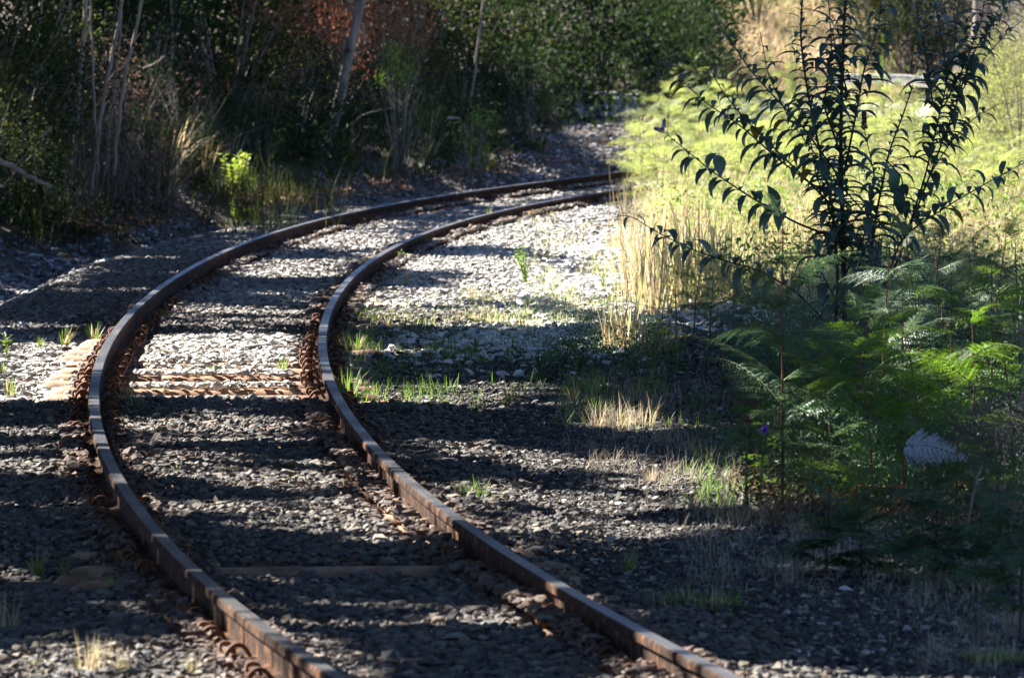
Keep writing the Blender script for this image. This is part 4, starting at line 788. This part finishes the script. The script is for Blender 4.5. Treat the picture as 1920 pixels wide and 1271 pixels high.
# ------------------------------------------------------------------ the wood left and beyond
BASE = ([-80, 0, 100, 250, 420, 600, 760, 900, 1000, 1060, 1180, 1300], [440, 425, 375, 350, 345, 330, 318, 296, 276, 247, 212, 188])
groups = {}; SUNNY = [hit(448, 428) + [0, 0, .3], at(560, 60, 85), at(480, 110, 84), at(720, 60, 88), at(300, 20, 84)]
def wood_bush(kind, px, dpy, s, tx, sz=1.0):
    p = hit(px, float(np.interp(px, *BASE)) - dpy)
    for q_, T_ in enumerate(SUNNY):
        v = p + [0, 0, .9 * s] - T_; q = v - (v @ TOSUN) * TOSUN
        if np.linalg.norm(q) < (.6 if q_ == 0 else .3) + .75 * s and v @ TOSUN > 0: return
    o = bush(kind, p, s, None, 'bushes of the dark wood', 'bush', 'bush', sz); groups.setdefault(tx, []).append(o); return o
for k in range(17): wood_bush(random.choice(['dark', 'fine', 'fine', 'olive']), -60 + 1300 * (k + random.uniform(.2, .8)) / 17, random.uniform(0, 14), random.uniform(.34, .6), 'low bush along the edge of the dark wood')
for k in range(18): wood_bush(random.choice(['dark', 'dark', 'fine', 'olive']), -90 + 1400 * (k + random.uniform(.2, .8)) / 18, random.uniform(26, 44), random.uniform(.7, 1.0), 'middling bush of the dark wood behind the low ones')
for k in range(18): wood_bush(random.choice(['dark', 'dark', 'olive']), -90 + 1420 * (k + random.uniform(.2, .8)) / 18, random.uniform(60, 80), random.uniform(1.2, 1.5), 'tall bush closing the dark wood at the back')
for tx, l in groups.items(): ordinals(l, tx + ', {}')
rs = []
for px, py, Y, s in [(565, 100, 84, .5), (610, 60, 85, .5), (520, 60, 85, .45), (298, 5, 84, .22), (455, 145, 83, .22), (480, 90, 84, .3), (715, 50, 88, .35), (770, 40, 88, .28), (640, 20, 86, .4)]:
    p = at(px, py, Y); hz = float(hgt(p[0], p[1])); o = bush('russet', (p[0], p[1], hz), 1.0, None, 'russet leaved bushes in the wood'); h_ = max(.6, p[2] - hz); o.scale = (s * 1.7, s * 1.5, h_ / 1.2); rs.append(o)
ordinals(rs, 'bush with dead russet leaves in the dark wood, {}')
for px, py, hp, lab in [(750, 150, 60, 'light green sunlit bush sprig left of the middle of the dark wood'), (890, 285, 80, 'narrow light green bush standing beyond the bend by the rail'), (150, 110, 140, 'olive green bush between the thin trunks at upper left'), (70, 330, 90, 'yellow green bush low at the left edge of the wood')]:
    p = at(px, py, 82); hz = float(hgt(p[0], p[1])); t = bush('olive', (p[0], p[1], hz), .35, lab); top = at(px, py - hp, 82)[2] - hz; t.scale = (.42, .42, top / 1.6); bs = max(.1, 1 - (hp * 82 / F) / max(.3, top)); [c for c in t.children if c.name.startswith('foliage')][0].data = bush_meshes(M['bush3'], .55, 1.6, 16, 500, .055, 300 + px, .4, 0, bs)[1]
def sword(px, py, hp, label):
    p = hit(px, py); H = hp * p[1] / F; me = tuft_geo('sword_grass', [M['bush2'], M['dry']], 130, 1, .14, .02, px, .7, 1.1); o = bpy.data.objects.new('sword_grass', me); C.objects.link(o); o.location = p; o.scale = (H, H, H); tag(o, label, 'grass')
sword(300, 372, 190, 'large arching sword grass tussock right of the thin trunks'); sword(655, 322, 110, 'sword grass tussock below the leaning trunk'); sword(30, 420, 120, 'sedge tussock under the fallen branch at the left edge'); sword(1010, 290, 70, 'dark sedge tussock by the far gravel patch'); sword(380, 360, 120, 'sedge tussock just left of the bright sunlit shrub')

# canopy of the trees left of the line (unseen, above and left of the picture; crown gaps cut for the sun patches)
tr_pos = [(-8.5, 26), (-10.5, 33), (-7.5, 48.7), (-11, 51.3), (-9, 54), (-12.5, 61), (-9.5, 68), (-13, 76), (-10.5, 84), (-14, 92), (-9.6, 100), (-15, 108), (-5.5, 21), (-13.5, 40), (-4.5, 33.5), (-7.2, 61.5)]
n = 330000; Gx = rng.uniform(-11, 13, n); Gy = rng.uniform(14, 128, n); k = np.abs(Gx) < .0686 * Gy + 3.6; Gx, Gy = Gx[k], Gy[k]; n = len(Gx); H_ = 4.6 + 5.8 * rng.random(n)
P = np.stack([Gx, Gy, 0 * Gx], 1) + TOSUN * (H_ / TOSUN[2])[:, None]; P = P[shade_wanted(P)]
P = P[rng.random(len(P)) < .95]
BIG = np.all([shade_wanted(P + np.array(d)) for d in ((0, .3, 0), (0, -.3, 0), (.35, 0, 0), (-.35, 0, 0))], 0)
tp = np.array(tr_pos, float); own = np.argmin((P[:, None, 0] - (tp[None, :, 0] + 1.5)) ** 2 + (P[:, None, 1] - tp[None, :, 1]) ** 2 * 1.6, 1)
trees = []
for i_, (x, y) in enumerate(tr_pos):
    hz = float(hgt(x, y)); t = empty('canopy_tree', (x, y, hz)); o = np.array(t.location); g = Geo(); H0 = random.uniform(8, 10)
    V, Fq = tube(curve([(0, 0, -.2), (random.uniform(-.3, .3), random.uniform(-.3, .3), H0 * .5), (random.uniform(-.3, 1), random.uniform(-.4, .4), H0)], 16), np.linspace(.13, .03, 16), 8); g.add(V, Fq); g.obj('trunk', M['bark'], t, True)
    m = P[own == i_]; big = BIG[own == i_]
    if len(m):
        nn = len(m); g = Geo(); lf = np.where(big, .48, .2) * rng.uniform(.75, 1.2, nn); td = unit(rng.normal(size=(nn, 3))); V, Fq = leaves(m - o - td * lf[:, None] * .5, td, rng.normal(size=(nn, 3)) + TOSUN * 1.2, lf, lf * .85); g.add(V, Fq); g.obj('crown', M['canopy'], t)
        ctr = m - o; g = Geo()
        for q in rng.choice(nn, min(nn, 12), replace=False):
            e = ctr[q]; z0 = H0 * random.uniform(.35, .8); V, Fq = tube(curve([(0, 0, z0), e * [.5, .5, 0] + [0, 0, .5 * (z0 + e[2]) + .2], e], 7), np.linspace(.035, .008, 7), 4); g.add(V, Fq)
        g.obj('limb', M['bark'], t, True)
    trees.append(tag(t, None, 'tree', 'trees beside the line'))
ordinals(trees, 'tree left of the line whose crown hangs over the track, {}', 'y')
# thin trunks that stand in the picture
def thin_tree(l, Y, wpx, mat, label, crown=True):
    P = pxs(l[::-1], Y); top = P[-1] + (P[-1] - P[-2]) / max(1e-3, (P[-1] - P[-2])[2]) * 2.4; P.append(top); b = P[0].copy(); r = wpx * .5 * Y / F; t = empty('thin_tree', b); c = curve(np.array(P) - b, 30); c[1:-1] += rng.normal(0, .006, (28, 3)); g = Geo(); V, Fq = tube(c, np.linspace(r, r * .55, 30), 7); g.add(V, Fq); g.obj('trunk', M[mat], t, True)
    nn = 260; Q = c[-1] + rng.normal(size=(nn, 3)) * [.5, .5, .4] + [0, 0, .3]; g = Geo(); V, Fq = leaves(Q, rng.normal(size=(nn, 3)), rng.normal(size=(nn, 3)), rng.uniform(.06, .12, nn), rng.uniform(.02, .04, nn)); g.add(V, Fq); g.obj('crown', M['bush'], t); tag(t, label, 'tree')
for l, Y, wp, mt, lab in [([(163, -10), (152, 110), (146, 200), (137, 330)], 70, 10, 'pale_bark', 'palest straight thin trunk at upper left'), ([(76, -10), (72, 60), (66, 130), (60, 215), (58, 300)], 74, 9, 'pale_bark', 'thin trunk near the left edge left of the palest one'), ([(208, 110), (192, 190), (182, 270), (172, 356)], 68, 8, 'bark', 'grey thin trunk right of the palest one, slanting'), ([(182, 280), (184, 320), (178, 355)], 68.2, 6, 'bark', 'short second stem beside the foot of the slanting grey trunk'), ([(252, 60), (232, 150), (220, 250), (212, 330)], 69, 8, 'pale_bark', 'rightmost of the thin pale trunks at upper left'), ([(218, 130), (208, 240), (196, 325)], 71, 6, 'bark', 'thin dark stem just left of the rightmost pale trunk'), ([(130, 80), (128, 200), (124, 320)], 73, 5, 'bark', 'very thin dark stem just left of the palest trunk'), ([(322, 115), (322, 160), (326, 215)], 80, 5, 'bark', 'short thin dead stem above the sword grass tussock'), ([(680, -10), (665, 50), (648, 130), (636, 200), (618, 260), (598, 320)], 82, 22, 'bark', 'thick leaning trunk left of the middle of the dark wood'), ([(895, 90), (885, 170), (872, 240)], 88, 6, 'bark', 'thin reddish stem in the darkest part of the wood'), ([(44, 60), (45, 150), (42, 260)], 75, 5, 'bark', 'thin dark trunk nearest the left edge')]: thin_tree(l, Y, wp, mt, lab)
# the wood goes on behind
def far_wood(name, label, X0, X1, Y0, Y1, H, n, mat, L=.12):
    X = rng.uniform(X0, X1, n); Y = rng.uniform(Y0, Y1, n); Z = hgt(X, Y) + H * rng.random(n) ** .8; k = vnoise(X * .9, Z * 1.1 + Y * .3, 31) > .22; Pn = np.stack([X, Y, Z], 1)[k]; m = len(Pn); g = Geo(); V, Fq = leaves(Pn, rng.normal(size=(m, 3)), rng.normal(size=(m, 3)) + [0, 0, .6], L * rng.uniform(.6, 1.3, m), L * .45 * rng.uniform(.7, 1.3, m)); g.add(V, Fq); return tag(g.obj(name, mat), label, kind='stuff')
far_wood('distant_wood', 'dark foliage filling the wood behind the bushes', -18, 3.2, 100, 122, 5.0, 120000, M['bush'])
far_wood('distant_wood', 'dark foliage behind the thin trunks on the left', -10, -2.2, 93, 101, 3.6, 36000, M['bush'])
far_wood('distant_wood', 'trees closing the view behind the gravel road', 4.4, 16, 138, 150, 6, 36000, M['bush2'], .14)

# ------------------------------------------------------------------ behind the field on the right
lg = stick('log', [at(1560, 150, 122), at(1700, 150, 122.5), at(1860, 168, 123)], .10, .075, M['log'], 'long pale weathered log beside the gravel road behind the shrub', 'log')
bx = []
for px, py, Y, s, kd in [(1270, 200, 112, 1.1, 'dark'), (1310, 190, 114, 1.0, 'dark'), (1290, 195, 116, 1.5, 'dark'), (1230, 215, 110, .9, 'dark')]: p = at(px, py, Y); bx.append(bush(kd, (p[0], Y, float(hgt(p[0], Y))), s, None, 'dark bushes left of the road'))
ordinals(bx, 'dark bush between the wood and the sunny road, {}')
bb = []
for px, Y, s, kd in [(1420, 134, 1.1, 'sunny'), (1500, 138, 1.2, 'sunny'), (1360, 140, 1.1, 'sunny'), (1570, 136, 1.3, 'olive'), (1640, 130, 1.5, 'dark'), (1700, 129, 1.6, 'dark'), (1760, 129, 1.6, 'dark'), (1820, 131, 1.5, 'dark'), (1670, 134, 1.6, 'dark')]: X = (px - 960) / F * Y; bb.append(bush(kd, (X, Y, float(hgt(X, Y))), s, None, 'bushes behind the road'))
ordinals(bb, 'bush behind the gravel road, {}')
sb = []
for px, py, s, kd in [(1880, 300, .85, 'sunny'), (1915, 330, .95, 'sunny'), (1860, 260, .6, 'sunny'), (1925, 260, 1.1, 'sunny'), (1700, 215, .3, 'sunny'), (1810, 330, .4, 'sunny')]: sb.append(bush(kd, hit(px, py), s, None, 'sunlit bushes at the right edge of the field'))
ordinals(sb, 'pale sunlit bush at the right of the field, {}')
hb = [weed(x, y, h, 7, .03, M['bush3'], 'tall pale green spire weed seen through the shrub, ' + w_, 'weed', 'spire_weed', 1.3, 'green_stalk', .18) for x, y, h, w_ in [(1490, 235, 230, 'leftmost'), (1610, 230, 170, 'middle one'), (1655, 225, 160, 'rightmost')]]
thin_tree([(1838, -10), (1836, 60), (1833, 130), (1834, 165)], 126, 34, 'bark', 'grey tree trunk by the end of the pale log')
# unseen trees added round the viewer and to the right to block skylight
cl = []
for x, y, s_ in [(-6, 8, 1), (-11, 14, 1.1), (-4, -6, 1), (4, -8, 1.1), (7, 4, 1), (6.5, 13, 1), (8.5, 22, 1.1), (8, 31, 1), (10, 40, 1.1), (-12, 0, 1.2), (11, -2, 1.2), (0, -14, 1.2), (-7, -14, 1.2), (8, -14, 1.2)]:
    t = empty('canopy_tree', (x, y, float(hgt(x, y)))); g = Geo(); V, Fq = tube(curve([(0, 0, -.2), (.2, .1, 4), (-.1, .3, 9 * s_)], 12), np.linspace(.16, .04, 12), 8); g.add(V, Fq); g.obj('trunk', M['bark'], t, True)
    nn = 2600; d = unit(rng.normal(size=(nn, 3))) * rng.random((nn, 1)) ** .4 * [2.6, 2.6, 3.6] * s_ + [0, 0, 6.2 * s_]; wp = d + np.array(t.location); k = ~((np.abs(wp[:, 0]) < .0686 * wp[:, 1] + .8) & (wp[:, 2] < 2.6)); k &= shade_wanted(wp) | (wp[:, 0] > 4); d = d[k]; nn = len(d)
    g = Geo(); V, Fq = leaves(d, rng.normal(size=(nn, 3)), rng.normal(size=(nn, 3)), rng.uniform(.35, .6, nn), rng.uniform(.25, .4, nn)); g.add(V, Fq); g.obj('crown', M['canopy'], t); cl.append(tag(t, None, 'tree', 'added trees round the viewpoint'))
ordinals(cl, 'unseen tree added round the viewpoint to block skylight, {}', 'y')
